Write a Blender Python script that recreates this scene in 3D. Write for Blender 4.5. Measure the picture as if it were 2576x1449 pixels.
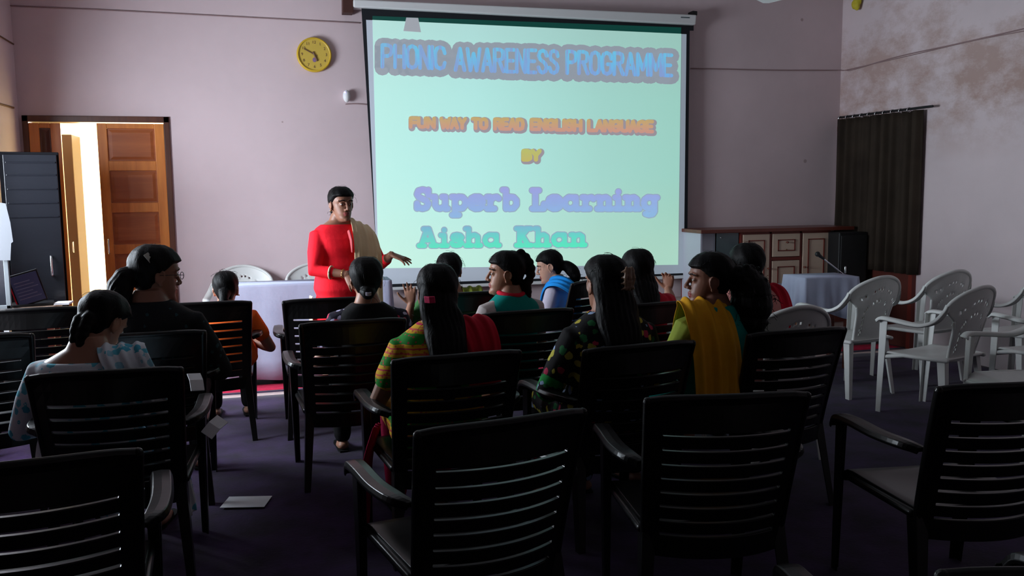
import bpy, bmesh, math, random
from mathutils import Vector, Matrix, noise
R = math.radians
scene = bpy.context.scene
col = scene.collection
for o in list(bpy.data.objects): bpy.data.objects.remove(o)

# ------------------------------------------------------------------ camera
FPX, YAW, PIT, ROL, CH = 2176.0, 0.26540, 0.11115, -0.0110, 1.50
_f = Vector((math.sin(YAW)*math.cos(PIT), math.cos(YAW)*math.cos(PIT), -math.sin(PIT)))
_r0 = Vector((math.cos(YAW), -math.sin(YAW), 0)); _u0 = _r0.cross(_f)
_r = _r0*math.cos(ROL) + _u0*math.sin(ROL); _u = -_r0*math.sin(ROL) + _u0*math.cos(ROL)
CAM = Vector((0, 0, CH))
cd = bpy.data.cameras.new('camera'); cam = bpy.data.objects.new('camera', cd); col.objects.link(cam)
m = Matrix((( _r.x, _u.x, -_f.x, 0), (_r.y, _u.y, -_f.y, 0), (_r.z, _u.z, -_f.z, CH), (0, 0, 0, 1)))
cam.matrix_world = m
cd.sensor_fit = 'HORIZONTAL'; cd.sensor_width = 36; cd.lens = 36*FPX/2576; cd.clip_start = .05
scene.camera = cam
def _ray(px, py): return _f + _r*((px-1288)/FPX) - _u*((py-724.5)/FPX)
def atY(px, py, Y): d = _ray(px, py); return CAM + d*(Y/d.y)
def atX(px, py, X): d = _ray(px, py); return CAM + d*(X/d.x)
def atZ(px, py, Z): d = _ray(px, py); return CAM + d*((Z-CH)/d.z)

# ------------------------------------------------------------------ world, light, exposure
w = bpy.data.worlds.new('world'); scene.world = w; w.use_nodes = True
bg = w.node_tree.nodes['Background']; bg.inputs[0].default_value = (.62, .74, 1, 1); bg.inputs[1].default_value = .6
scene.view_settings.view_transform = 'Standard'; scene.view_settings.look = 'None'
scene.view_settings.gamma = 1; scene.view_settings.exposure = 0
LW, RW, FW, BW, CZ = -1.97, 5.69, 7.9, -2.2, 3.6      # left, right, front, back walls, ceiling
WY0, WY1, WZ0, WZ1 = 4.7, 6.75, .85, 2.2              # the left wall's window opening
def area(name, loc, rot, sx, sy, power, color, spread=180):
    l = bpy.data.lights.new(name, 'AREA'); l.shape = 'RECTANGLE'; l.size = sx; l.size_y = sy
    l.energy = power; l.color = color; l.spread = R(spread)
    o = bpy.data.objects.new(name, l); col.objects.link(o); o.location = loc; o.rotation_euler = rot; return o
area('window_daylight', (LW-.42, (WY0+WY1)/2, (WZ0+WZ1)/2+.15), (R(90-3), 0, R(-90)), WY1-WY0, WZ1-WZ0+.1, 345, (.80, .90, 1))
area('next_room_daylight', (-1.2, FW+3.0, 1.5), (R(90), 0, R(180)), 1.8, 2.2, 560, (1, .97, .84))

# ------------------------------------------------------------------ materials
def mat(name, c, rough=.6, spec=.4, metal=0, emit=None, estr=1, sheen=0, alpha=1):
    m = bpy.data.materials.new(name); m.use_nodes = True
    b = m.node_tree.nodes['Principled BSDF']
    b.inputs['Base Color'].default_value = (*c, 1); b.inputs['Roughness'].default_value = rough
    b.inputs['Specular IOR Level'].default_value = spec; b.inputs['Metallic'].default_value = metal
    if sheen: b.inputs['Sheen Weight'].default_value = sheen
    if emit: b.inputs['Emission Color'].default_value = (*emit, 1); b.inputs['Emission Strength'].default_value = estr
    return m
def N(m, t, **kw):
    n = m.node_tree.nodes.new(t)
    for k, v in kw.items(): setattr(n, k, v)
    return n
def lk(m, a, b): m.node_tree.links.new(a, b)
def bsdf(m): return m.node_tree.nodes['Principled BSDF']
def coords(m, scale=(1, 1, 1), kind='Object', rot=(0, 0, 0)):
    t = N(m, 'ShaderNodeTexCoord'); mp = N(m, 'ShaderNodeMapping'); mp.inputs['Scale'].default_value = scale
    mp.inputs['Rotation'].default_value = rot
    lk(m, t.outputs[kind], mp.inputs[0]); return mp.outputs[0]
def noise_n(m, v, scale, detail=4, rough=.6):
    n = N(m, 'ShaderNodeTexNoise'); n.inputs['Scale'].default_value = scale; n.inputs['Detail'].default_value = detail
    n.inputs['Roughness'].default_value = rough; lk(m, v, n.inputs['Vector']); return n.outputs['Fac']
def ramp(m, fac, stops, interp='LINEAR'):
    r = N(m, 'ShaderNodeValToRGB'); cr = r.color_ramp; cr.interpolation = interp
    while len(cr.elements) > 1: cr.elements.remove(cr.elements[0])
    cr.elements[0].position = stops[0][0]; cr.elements[0].color = (*stops[0][1], 1)
    for p, c in stops[1:]:
        e = cr.elements.new(p); e.color = (*c, 1)
    lk(m, fac, r.inputs[0]); return r.outputs[0]
def mix(m, fac, a, b):
    x = N(m, 'ShaderNodeMix', data_type='RGBA')
    for s, v in ((x.inputs[0], fac), (x.inputs[6], a), (x.inputs[7], b)):
        if hasattr(v, 'links'): lk(m, v, s)
        else: s.default_value = (*v, 1) if isinstance(v, tuple) else v
    return x.outputs[2]
def bump(m, h, strength=.3, dist=.01):
    b = N(m, 'ShaderNodeBump'); b.inputs['Strength'].default_value = strength; b.inputs['Distance'].default_value = dist
    lk(m, h, b.inputs['Height']); lk(m, b.outputs[0], bsdf(m).inputs['Normal'])
def math_n(m, op, a, b=None):
    x = N(m, 'ShaderNodeMath', operation=op)
    for s, v in ((x.inputs[0], a), (x.inputs[1], b)):
        if v is None: continue
        if hasattr(v, 'links'): lk(m, v, s)
        else: s.default_value = v
    return x.outputs[0]

def noisy(name, c1, c2, scale=8, rough=.6, spec=.3, bscale=None, bstr=.2, bd=.004, sheen=0, stretch=(1, 1, 1)):
    m = mat(name, c1, rough, spec, sheen=sheen); v = coords(m, stretch)
    f = noise_n(m, v, scale); lk(m, ramp(m, f, [(.3, c1), (.7, c2)]), bsdf(m).inputs['Base Color'])
    if bscale: bump(m, noise_n(m, v, bscale, 5), bstr, bd)
    return m
def wood(name, c1, c2, axis='Z', scale=6, rough=.35, spec=.5):
    m = mat(name, c1, rough, spec)
    s = {'Z': (9, 9, .8), 'X': (.8, 9, 9), 'Y': (9, .8, 9)}[axis]
    v = coords(m, s); f = noise_n(m, v, scale*.35, 6, .65)
    lk(m, ramp(m, f, [(.3, c1), (.68, c2)]), bsdf(m).inputs['Base Color']); bump(m, f, .08, .002); return m

def wall_paint(name, base, stainy):
    m = mat(name, base, .75, .25); v = coords(m, (1, 1, 1))
    f1 = noise_n(m, v, .9, 5); c = ramp(m, f1, [(.35, tuple(x*.93 for x in base)), (.65, tuple(min(1, x*1.04) for x in base))])
    # small plugged holes and chips
    vo = N(m, 'ShaderNodeTexVoronoi'); vo.inputs['Scale'].default_value = 2.6; lk(m, v, vo.inputs['Vector'])
    spot = math_n(m, 'LESS_THAN', vo.outputs['Distance'], .05)
    gate = math_n(m, 'GREATER_THAN', noise_n(m, v, 1.3, 1), .5)
    c = mix(m, math_n(m, 'MULTIPLY', math_n(m, 'MULTIPLY', spot, gate), .6), c, (.30, .20, .19))
    if stainy:   # damp patches where the paint has blistered off
        f2 = noise_n(m, coords(m, (1, .8, 1.3)), 1.5, 8, .72)
        sz = N(m, 'ShaderNodeSeparateXYZ'); tc = N(m, 'ShaderNodeTexCoord'); lk(m, tc.outputs['Object'], sz.inputs[0])
        up = ramp(m, math_n(m, 'MULTIPLY', sz.outputs['Z'], .28), [(.48, (0, 0, 0)), (.62, (1, 1, 1)), (.95, (.7, .7, .7))])
        fac = math_n(m, 'MULTIPLY', ramp(m, f2, [(.44, (0, 0, 0)), (.60, (1, 1, 1))]), up)
        c = mix(m, math_n(m, 'MULTIPLY', fac, .75), c, (.38, .23, .18))
    lk(m, c, bsdf(m).inputs['Base Color']); bump(m, noise_n(m, v, 30, 4), .12, .003); return m

M = {}
M['wall'] = wall_paint('pink_paint', (.66, .53, .55), False)
M['wall_r'] = wall_paint('stained_pink_paint', (.66, .55, .57), True)
M['ceiling'] = mat('ceiling_white', (.5, .47, .47), .9)
M['floor'] = noisy('grey_stone_floor', (.05, .045, .05), (.08, .07, .075), 3, .5)
M['carpet'] = noisy('purple_carpet', (.009, .003, .016), (.036, .013, .068), 5, .85, .15, 60, .4, .004, sheen=.1)
M['carpet_red'] = noisy('red_carpet', (.45, .02, .06), (.6, .04, .09), 20, .9, .1)
M['carpet_cream'] = noisy('cream_carpet', (.55, .42, .42), (.62, .5, .48), 20, .9, .1)
M['door'] = wood('varnished_teak', (.50, .14, .028), (.72, .25, .05), 'Z')
M['door_panel'] = wood('teak_panel', (.30, .075, .022), (.42, .12, .035), 'X')
M['door_dark'] = wood('dark_teak', (.055, .014, .006), (.11, .03, .012), 'Z')
M['black_plastic'] = noisy('black_brown_plastic', (.0032, .0028, .003), (.005, .0045, .0047), 12, .31, .36, 90, .06, .001)
M['white_plastic'] = noisy('white_plastic', (.64, .65, .63), (.72, .72, .70), 6, .42, .5, 60, .05, .001)
M['curtain'] = noisy('brown_curtain', (.020, .013, .009), (.036, .025, .017), 3, .85, .2, 60, .2, .002)
M['sheer'] = mat('cream_curtain', (.9, .86, .74), .9); _t = N(M['sheer'], 'ShaderNodeBsdfTranslucent'); _t.inputs[0].default_value = (.95, .92, .82, 1); _x = N(M['sheer'], 'ShaderNodeMixShader'); _x.inputs[0].default_value = .55; lk(M['sheer'], bsdf(M['sheer']).outputs[0], _x.inputs[1]); lk(M['sheer'], _t.outputs[0], _x.inputs[2]); lk(M['sheer'], _x.outputs[0], M['sheer'].node_tree.nodes['Material Output'].inputs[0])
M['cloth'] = noisy('white_cloth', (.38, .41, .55), (.45, .48, .62), 4, .85, .2, 12, .25, .01)
M['cream'] = noisy('cream_laminate', (.55, .42, .32), (.60, .47, .36), 5, .5)
M['maroon'] = mat('maroon_trim', (.16, .022, .015), .4)
M['dkwood'] = wood('brown_top', (.10, .02, .012), (.16, .035, .02), 'X')
M['black'] = mat('black_matt', (.008, .008, .009), .5)
M['blackgloss'] = mat('black_gloss', (.012, .013, .018), .22, .6)
M['chrome'] = mat('chrome', (.7, .7, .72), .25, metal=1)
M['gold'] = mat('gold', (.8, .55, .2), .3, metal=1)
M['white'] = mat('white_enamel', (.75, .76, .76), .4)
M['paper'] = mat('paper', (.75, .75, .78), .8)
M['screen_black'] = mat('screen_black_border', (.006, .008, .012), .7)
M['screen_green'] = mat('screen_border_lit', (.004, .03, .025), .7, emit=(.0, .10, .075), estr=.35)  # projector overspill on the border, put in as colour and glow
M['screen_cloth'] = mat('matte_screen', (.50, .53, .60), .8, .1, emit=(.20, .25, .29), estr=.55)
M['hair'] = mat('black_hair', (.0025, .002, .0022), .55, .12)
_v = coords(M['hair'], (55, 55, 5)); bump(M['hair'], noise_n(M['hair'], _v, 3, 3), .5, .004)
M['led'] = mat('blue_led', (.3, .3, 1), emit=(.35, .3, 1), estr=3)
M['yellow'] = mat('yellow_dial', (.60, .42, .07), .5)
M['yellow_rim'] = mat('yellow_rim', (.62, .40, .03), .35)
M['brown'] = mat('brown_mark', (.16, .08, .04), .6)
M['pinkclip'] = mat('pink_band', (.75, .03, .13), .5)
M['tort'] = noisy('tortoise_clip', (.16, .09, .05), (.35, .22, .14), 60, .3, .5)
M['eye_white'] = mat('eye_white', (.6, .55, .52), .3)
M['iris'] = mat('iris', (.012, .008, .006), .2)
def skin(n, c):
    m = noisy(n, c, tuple(x*1.12 for x in c), 14, .48, .4, 120, .08, .001)
    bsdf(m).inputs['Subsurface Weight'].default_value = .08; bsdf(m).inputs['Subsurface Radius'].default_value = (.02, .008, .004); bsdf(m).inputs['Subsurface Scale'].default_value = .3
    return m
M['skin'] = skin('skin', (.30, .14, .088)); M['skin_tan'] = skin('skin_tan', (.23, .10, .062)); M['skin_dark'] = skin('skin_dark', (.20, .085, .055)); M['skin_fair'] = skin('skin_fair', (.50, .27, .19))
M['lips'] = mat('lips', (.26, .06, .055), .4)
def fabric(n, c, c2=None, rough=.8): return noisy(n, c, c2 or tuple(min(1, x*1.25) for x in c), 5, rough, .15, 25, .35, .006)
M['red'] = fabric('red_cotton', (.82, .013, .026)); M['beige_net'] = fabric('beige_dupatta', (.78, .55, .32), (.88, .68, .44))
M['cream_cloth'] = fabric('cream_cotton', (.65, .5, .35)); M['orange'] = fabric('orange_cotton', (.9, .12, .015))
M['teal'] = fabric('teal_cotton', (.0, .20, .17)); M['green'] = fabric('green_cotton', (.01, .22, .04)); M['olive'] = fabric('olive_cotton', (.20, .24, .03))
M['mustard'] = fabric('mustard_dupatta', (.62, .27, .008), (.72, .37, .02)); M['blue'] = fabric('blue_dupatta', (.01, .22, .62)); M['dkgreen'] = fabric('dark_green_cotton', (.03, .10, .03))
M['crimson'] = fabric('crimson_cotton', (.50, .01, .03)); M['magenta'] = fabric('magenta_cotton', (.42, .006, .06)); M['black_cloth'] = fabric('black_cotton', (.004, .0035, .004), (.006, .0055, .006)); M['offwhite'] = fabric('offwhite_cotton', (.42, .36, .35))
M['pink_cloth'] = fabric('pink_cotton', (.5, .2, .18)); M['mauve'] = fabric('mauve_cotton', (.42, .38, .46))
def floral(n, base, cols, scale=16, thr=.36):
    m = mat(n, base, .8, .12); v = coords(m)
    vo = N(m, 'ShaderNodeTexVoronoi'); vo.inputs['Scale'].default_value = scale; lk(m, v, vo.inputs['Vector'])
    sep = N(m, 'ShaderNodeSeparateColor'); lk(m, vo.outputs['Color'], sep.inputs[0])
    c = ramp(m, sep.outputs[0], [(i/len(cols), x) for i, x in enumerate(cols)], 'CONSTANT')
    d = math_n(m, 'ADD', vo.outputs['Distance'], math_n(m, 'MULTIPLY', noise_n(m, v, 45, 3), .55))
    f = math_n(m, 'LESS_THAN', d, thr+.24)
    lk(m, mix(m, f, base, c), bsdf(m).inputs['Base Color']); bump(m, noise_n(m, v, 25, 4), .3, .006); return m
M['floral_black'] = floral('black_floral', (.012, .011, .012), [(.45, .03, .08), (.02, .12, .04), (.012, .012, .012), (.45, .38, .05), (.3, .4, .6), (.45, .4, .06)], 24, .46)
M['floral_sleeve'] = floral('violet_floral_sleeve', (.02, .018, .03), [(.5, .45, .65), (.35, .3, .45), (.6, .05, .1), (.5, .45, .6)], 26, .42)
M['floral_blue'] = floral('blue_white_floral', (.62, .66, .72), [(.06, .36, .50), (.10, .45, .58), (.62, .66, .72), (.25, .5, .62), (.1, .45, .6)], 26, .50)
M['dim_print'] = floral('dark_teal_print', (.010, .010, .012), [(.02, .05, .06), (.012, .012, .012)], 30, .3)
def bands():
    m = mat('yellow_green_block_print', (.7, .45, .03), .8, .2); v = coords(m)
    s = N(m, 'ShaderNodeSeparateXYZ'); lk(m, v, s.inputs[0])
    zz = math_n(m, 'FRACT', math_n(m, 'MULTIPLY', math_n(m, 'ADD', s.outputs['Z'], math_n(m, 'MULTIPLY', noise_n(m, v, 20, 1), .01)), 11))
    c = ramp(m, zz, [(0, (.02, .26, .03)), (.33, (.72, .42, .02)), (.45, (.70, .12, .08)), (.52, (.72, .42, .02)), (.68, (.60, .03, .10)), (.74, (.72, .42, .02)), (.9, (.02, .26, .03))], 'CONSTANT')
    ch = N(m, 'ShaderNodeTexVoronoi'); ch.inputs['Scale'].default_value = 55; lk(m, v, ch.inputs['Vector'])
    f = math_n(m, 'MULTIPLY', math_n(m, 'LESS_THAN', ch.outputs['Distance'], .3), .8)
    lk(m, mix(m, f, c, (.55, .04, .06)), bsdf(m).inputs['Base Color']); return m
M['bands'] = bands()

# ------------------------------------------------------------------ mesh helpers
def smooth_path(pts, n=6):
    pts = [Vector(p) for p in pts]
    if len(pts) < 3: return pts
    P = [pts[0]*2-pts[1]] + pts + [pts[-1]*2-pts[-2]]; out = []
    for i in range(1, len(P)-2):
        a, b, c, d = P[i-1], P[i], P[i+1], P[i+2]
        for k in range(n):
            t = k/n; out.append(.5*((2*b)+(c-a)*t+(2*a-5*b+4*c-d)*t*t+(3*b-a-3*c+d)*t**3))
    out.append(pts[-1]); return out
def frame(d):
    d = Vector(d).normalized(); a = Vector((0, 0, 1)) if abs(d.z) < .9 else Vector((1, 0, 0))
    x = d.cross(a).normalized(); return x, d.cross(x).normalized()
class MB:
    def __init__(s): s.v = []; s.f = []; s.X = Matrix.Identity(4)
    def add(s, vs, fs):
        o = len(s.v); s.v += [s.X @ Vector(v) for v in vs]; s.f += [tuple(i+o for i in f) for f in fs]
    def box(s, a, b):
        x0, y0, z0 = a; x1, y1, z1 = b
        s.add([(x0, y0, z0), (x1, y0, z0), (x1, y1, z0), (x0, y1, z0), (x0, y0, z1), (x1, y0, z1), (x1, y1, z1), (x0, y1, z1)],
              [(0, 3, 2, 1), (4, 5, 6, 7), (0, 1, 5, 4), (1, 2, 6, 5), (2, 3, 7, 6), (3, 0, 4, 7)])
    def rings(s, rings, cap=True):      # rings: lists of equal number of points
        n = len(rings[0]); vs = [p for r in rings for p in r]; fs = []
        for i in range(len(rings)-1):
            for j in range(n):
                k = (j+1) % n; fs.append((i*n+j, i*n+k, (i+1)*n+k, (i+1)*n+j))
        if cap:
            fs.append(tuple(range(n))[::-1]); fs.append(tuple((len(rings)-1)*n+j for j in range(n)))
        s.add(vs, fs)
    def tube(s, pts, r, n=10, flat=1.0, smooth=0, up=None, ends=True):
        pts = smooth_path(pts, smooth) if smooth else [Vector(p) for p in pts]
        rr = r if isinstance(r, (list, tuple)) else [r]*2
        out = []; x = None; L = len(pts)
        def rad(t):
            q = t*(len(rr)-1); i = min(int(q), len(rr)-2); return rr[i]+(rr[i+1]-rr[i])*(q-i)
        for i, p in enumerate(pts):
            d = (pts[min(i+1, L-1)]-pts[max(i-1, 0)]).normalized()
            if x is None:
                if up is not None: x = d.cross(Vector(up)).normalized()
                else: x, _ = frame(d)
            else: x = (x-d*x.dot(d)).normalized()
            y = d.cross(x); R_ = rad(i/(L-1))
            if ends and i == 0:
                for q in (.35, .8): out.append([p-d*R_*math.sqrt(1-q*q)*min(1, flat*1.5)+(x*math.cos(a)+y*math.sin(a)*flat)*R_*q for a in [2*math.pi*k/n for k in range(n)]])
            out.append([p+(x*math.cos(a)+y*math.sin(a)*flat)*R_ for a in [2*math.pi*k/n for k in range(n)]])
            if ends and i == L-1:
                for q in (.8, .35): out.append([p+d*R_*math.sqrt(1-q*q)*min(1, flat*1.5)+(x*math.cos(a)+y*math.sin(a)*flat)*R_*q for a in [2*math.pi*k/n for k in range(n)]])
        s.rings(out)
    def ell(s, c, r, n=14, rot=None):
        c = Vector(c); rot = rot or Matrix.Identity(3); rings = []
        r = (r, r, r) if isinstance(r, (int, float)) else r; h = max(6, n//2)
        for i in range(h+1):
            ph = -math.pi/2+math.pi*(i+.02 if i == 0 else (i-.02 if i == h else i))/h
            rings.append([c+rot @ Vector((r[0]*math.cos(ph)*math.cos(a), r[1]*math.cos(ph)*math.sin(a), r[2]*math.sin(ph))) for a in [2*math.pi*k/n for k in range(n)]])
        s.rings(rings)
    def mesh(s, name='m'):
        me = bpy.data.meshes.new(name); me.from_pydata([tuple(v) for v in s.v], [], s.f); me.update(); return me
    def build(s, name, m, parent=None, smooth=False, mods=(), keep=None):
        me = s.mesh(name); o = bpy.data.objects.new(name, me); col.objects.link(o)
        bm = bmesh.new(); bm.from_mesh(me); bmesh.ops.recalc_face_normals(bm, faces=bm.faces); bm.to_mesh(me); bm.free()
        if mods:
            for t, kw in mods:
                md = o.modifiers.new(t, t)
                for k, v in kw.items(): setattr(md, k, v)
            me2 = bpy.data.meshes.new_from_object(o.evaluated_get(bpy.context.evaluated_depsgraph_get()))
            o.modifiers.clear(); o.data = me2; me = me2; me.name = name
        if keep: # extra thin geometry (strands) joined after the modifiers
            bm = bmesh.new(); bm.from_mesh(me); bm.from_mesh(keep.mesh()); bm.to_mesh(me); bm.free()
        me.materials.clear(); me.materials.append(m)
        if smooth:
            for p in me.polygons: p.use_smooth = True
        if parent: o.parent = parent
        return o
def remesh(v, sm=6): return (('REMESH', dict(mode='VOXEL', voxel_size=v)), ('SMOOTH', dict(factor=.5, iterations=sm)))
BEV = lambda w, n=2: (('BEVEL', dict(width=w, segments=n, limit_method='ANGLE', angle_limit=R(35))),)
def tag(o, label, cat, group=None, kind=None):
    if label: o['label'] = label
    if cat: o['category'] = cat
    if group: o['group'] = group
    if kind: o['kind'] = kind
    return o
def thing(name, loc=(0, 0, 0), rz=0, label=None, cat=None, group=None):
    o = bpy.data.objects.new(name, None); col.objects.link(o); o.location = loc; o.rotation_euler = (0, 0, rz); o.empty_display_size = .1
    return tag(o, label, cat, group)
def boxo(name, a, b, m, parent=None, bev=0):
    q = MB(); q.box(a, b); return q.build(name, m, parent, mods=BEV(bev) if bev else ())
def struct(o): o['kind'] = 'structure'; return o
def dup(root, loc, rz, label, group=None):
    r = root.copy(); col.objects.link(r); r.location = loc; r.rotation_euler = (0, 0, rz); r['label'] = label
    if group: r['group'] = group
    for ch in list(root.children):
        c = ch.copy(); col.objects.link(c); c.parent = r
        for g in ch.children:
            d = g.copy(); col.objects.link(d); d.parent = c
    return r
# ------------------------------------------------------------------ the room
q = MB(); q.box((LW-.3, BW-.3, -.1), (RW+.3, FW+.25, 0)); struct(q.build('floor', M['floor']))
q = MB(); q.box((LW-.3, BW-.3, CZ), (RW+.3, FW+.25, CZ+.1)); struct(q.build('ceiling', M['ceiling']))
DX0, DX1, DZ = atY(56, 303, FW).x, atY(426, 311, FW).x, 2.155
q = MB()
for a, b in (((LW, FW, 0), (DX0, FW+.22, DZ)), ((LW, FW, DZ), (RW, FW+.22, CZ)), ((DX1, FW, 0), (RW, FW+.22, DZ))): q.box(a, b)
struct(q.build('wall_front', M['wall']))
q = MB()
for a, b in (((LW-.25, BW, 0), (LW, WY0, CZ)), ((LW-.25, WY1, 0), (LW, FW, CZ)), ((LW-.25, WY0, 0), (LW, WY1, WZ0)), ((LW-.25, WY0, WZ1), (LW, WY1, CZ))): q.box(a, b)
struct(q.build('wall_left', M['wall']))
q = MB(); q.box((RW, BW, 0), (RW+.2, FW+.2, CZ)); struct(q.build('wall_right', M['wall_r']))
q = MB(); q.box((LW, BW-.2, 0), (RW, BW, CZ)); struct(q.build('wall_back', M['wall']))
# window in the left wall (light source of the room)
wn = struct(thing('window_1', (LW-.12, (WY0+WY1)/2, WZ0)))
q = MB(); h = (WY1-WY0)/2; H_ = WZ1-WZ0
for y in (-h+.03, 0, h-.03): q.box((-.03, y-.03, 0), (.03, y+.03, H_))
for z in (.03, H_-.03): q.box((-.03, -h, z-.03), (.03, h, z+.03))
q.build('window_frame', M['door_dark'], wn)
q = MB()
for k in range(1, 13): q.tube([(0, -h+k*2*h/13, 0), (0, -h+k*2*h/13, H_)], .006, 6)
q.build('window_bars', M['black'], wn)
# front left door: fixed left leaf, gap, right leaf
d1 = struct(thing('door_1', ((DX0+DX1)/2, FW, 0))); hw = (DX1-DX0)/2
q = MB(); q.box((-hw, -.02, 0), (-hw+.045, .13, DZ)); q.box((hw-.045, -.02, 0), (hw, .13, DZ)); q.box((-hw, -.02, DZ-.05), (hw, .13, DZ))
q.build('door_frame', M['door_dark'], d1, mods=BEV(.004))
def leaf(x0, x1, y, rz, hinge_x, mt, pm, npan=6):
    r = thing('door_leaf', (hinge_x, y, 0), rz); r.parent = d1
    W = x1-x0; q = MB(); s = .075
    q.box((x0, -.018, .01), (x0+s, .018, DZ-.06)); q.box((x1-s, -.018, .01), (x1, .018, DZ-.06))
    hh = (DZ-.07)/npan
    for k in range(npan+1):
        z = .01+k*hh; q.box((x0+s, -.016, max(.01, z-.04)), (x1-s, .016, min(DZ-.06, z+.04)))
    q.build('stiles_and_rails', mt, r, mods=BEV(.004))
    q = MB()
    for k in range(npan):
        z = .01+k*hh; a, b, c, d = x0+s, x1-s, z+.04, z+hh-.04
        q.box((a, -.004, c), (b, .004, d))
        q.rings([[(a+i, -.004, c+i), (b-i, -.004, c+i), (b-i, -.004, d-i), (a+i, -.004, d-i)] if t == 0 else [(a+i, -.012, c+i), (b-i, -.012, c+i), (b-i, -.012, d-i), (a+i, -.012, d-i)] for t, i in ((0, .012), (1, .035))])
    q.build('door_panels', pm, r)
    return r
cx = (DX0+DX1)/2
lx = atY(178, 700, FW).x-cx
lf = leaf(0, lx+hw-.045, .0, R(2), -hw+.045, M['door'], M['door_dark'])
rx = atY(256, 500, FW).x-cx
lr = leaf(-(hw-.045-rx), 0, .0, R(2), hw-.045, M['door'], M['door_panel'])
q = MB(); hx = -(hw-.045-rx)+.04; q.tube([(hx, -.02, 1.02), (hx, -.05, 1.03), (hx, -.05, 1.13), (hx, -.02, 1.14)], .007, 8, smooth=4); q.build('door_handle', M['chrome'], lr, True)
# the lit room beyond
cw = mat('cream_wall', (.82, .74, .5), .8)
for nm, a, b in (('floor_next_room', (-2.6, FW+.25, -.1), (.6, FW+3.4, 0)), ('wall_next_left', (-2.7, FW+.22, 0), (-2.6, FW+3.4, 2.8)), ('wall_next_right', (.5, FW+.22, 0), (.6, FW+3.4, 2.8)), ('wall_next_back', (-2.6, FW+3.3, 0), (.5, FW+3.4, 2.8)), ('ceiling_next_room', (-2.7, FW+.22, 2.8), (.6, FW+3.4, 2.9))):
    q = MB(); q.box(a, b); struct(q.build(nm, cw))
def hanging(name, x0, x1, z0, z1, nf, amp, m, axis='x', base=0, n=120, taper=1.0, seed=1, thick=.004, parent=None, jit=.35):
    rnd = random.Random(seed); ph = [rnd.uniform(0, 6.28) for _ in range(4)]; q = MB(); vs = []; fs = []; nz = 14
    for j in range(nz+1):
        t = j/nz; z = z1+(z0-z1)*t
        for i in range(n+1):
            u = i/n; a = amp*(.7+.5*t)*(math.sin(u*nf*6.283+ph[0]+jit*math.sin(u*9+ph[1])+.5*t*math.sin(u*5+ph[2]))+.3*math.sin(u*nf*14+ph[3]))
            c = (x0+x1)/2; x = c+(x0-c+(x1-x0)*u)*(1+(taper-1)*t)
            vs.append((x, base+a, z) if axis == 'x' else (base+a, x, z))
    for j in range(nz):
        for i in range(n): k = j*(n+1)+i; fs.append((k, k+1, k+n+2, k+n+1))
    q.add(vs, fs); return q.build(name, m, parent, True, mods=(('SOLIDIFY', dict(thickness=thick)),))
tag(hanging('curtain', -1.78, -.6, .03, 2.06, 7, .02, M['sheer'], base=FW+1.0), 'bright cream curtain seen through the gap between the wooden door leaves', 'curtain')
tan = mat('tan_ply', (.10, .065, .035), .8)
tl = thing('narrow_cupboard', (atY(197, 600, FW+.55).x-.14, FW+.55, 0), 0, 'narrow tan wooden cupboard side just inside the doorway left of the bright curtain', 'cupboard')
q = MB(); q.box((-.3, 0, 0), (.14, .35, 2.04)); q.build('side_panel', tan, tl, mods=BEV(.006))
q = MB(); q.tube([(.10, -.01, 1.0), (.10, -.03, 1.01), (.10, -.03, 1.09), (.10, -.01, 1.1)], .006, 8); q.build('handle', M['chrome'], tl, True)

# ------------------------------------------------------------------ projection screen
SY = FW-.10
def P(px, py, y=SY): return tuple(atY(px, py, y))
def prism(q, pts, y, depth):
    a = [Vector(P(x, z, y)) for x, z in pts]; b = [p+Vector((0, depth, 0)) for p in a]; q.rings([a, b])
scr = thing('projection_screen', P(1330, 20, FW-.02), 0, 'large pull-down projection screen showing a mint green title slide on the front wall', 'projection screen')
def sch(o): o.parent = scr; o.matrix_parent_inverse = Matrix.Translation(-scr.location); return o
q = MB(); prism(q, [(889, -2), (1753, 37), (1751, 62), (889, 17)], SY-.05, .13); sch(q.build('housing', M['white'], mods=BEV(.012, 3)))
q = MB(); prism(q, [(862, -16), (889, -14), (889, 32), (862, 31)], SY-.03, .12); sch(q.build('mounting_bracket', mat('rust_bracket', (.06, .02, .015), .6), mods=BEV(.004)))
q = MB(); prism(q, [(1743, 27), (1754, 28), (1754, 38), (1743, 37)], SY-.03, .1); sch(q.build('mounting_bracket', M['black']))
q = MB(); prism(q, [(1713, 42), (1735, 43), (1735, 46), (1713, 45)], SY-.052, .003); sch(q.build('maker_mark', mat('mark_grey', (.12, .15, .16), .5)))
# fabric and its black border
q = MB(); prism(q, [(909, 17), (1745, 62), (1745, 77), (1735, 77), (1728, 697), (952, 725)], SY, .004); sch(q.build('black_border', M['screen_black']))
q = MB(); prism(q, [(921, 50), (1727, 86), (1720, 687), (950, 716)], SY-.002, .002); sch(q.build('white_fabric', M['screen_cloth']))
q = MB(); prism(q, [(937, 40), (1714, 69), (1713, 85), (937, 50)], SY-.003, .002); sch(q.build('lit_border_band', M['screen_green']))
slide = mat('projected_slide', (.30, .32, .32), .8, .1)
v = coords(slide, (1, 1, 1)); sx = N(slide, 'ShaderNodeSeparateXYZ'); lk(slide, v, sx.inputs[0])
g = ramp(slide, math_n(slide, 'DIVIDE', math_n(slide, 'SUBTRACT', sx.outputs['Z'], .9), 2.1), [(0, (.48, .82, .66)), (.35, (.40, .80, .70)), (.7, (.38, .76, .67)), (1, (.36, .66, .59))])
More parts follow.
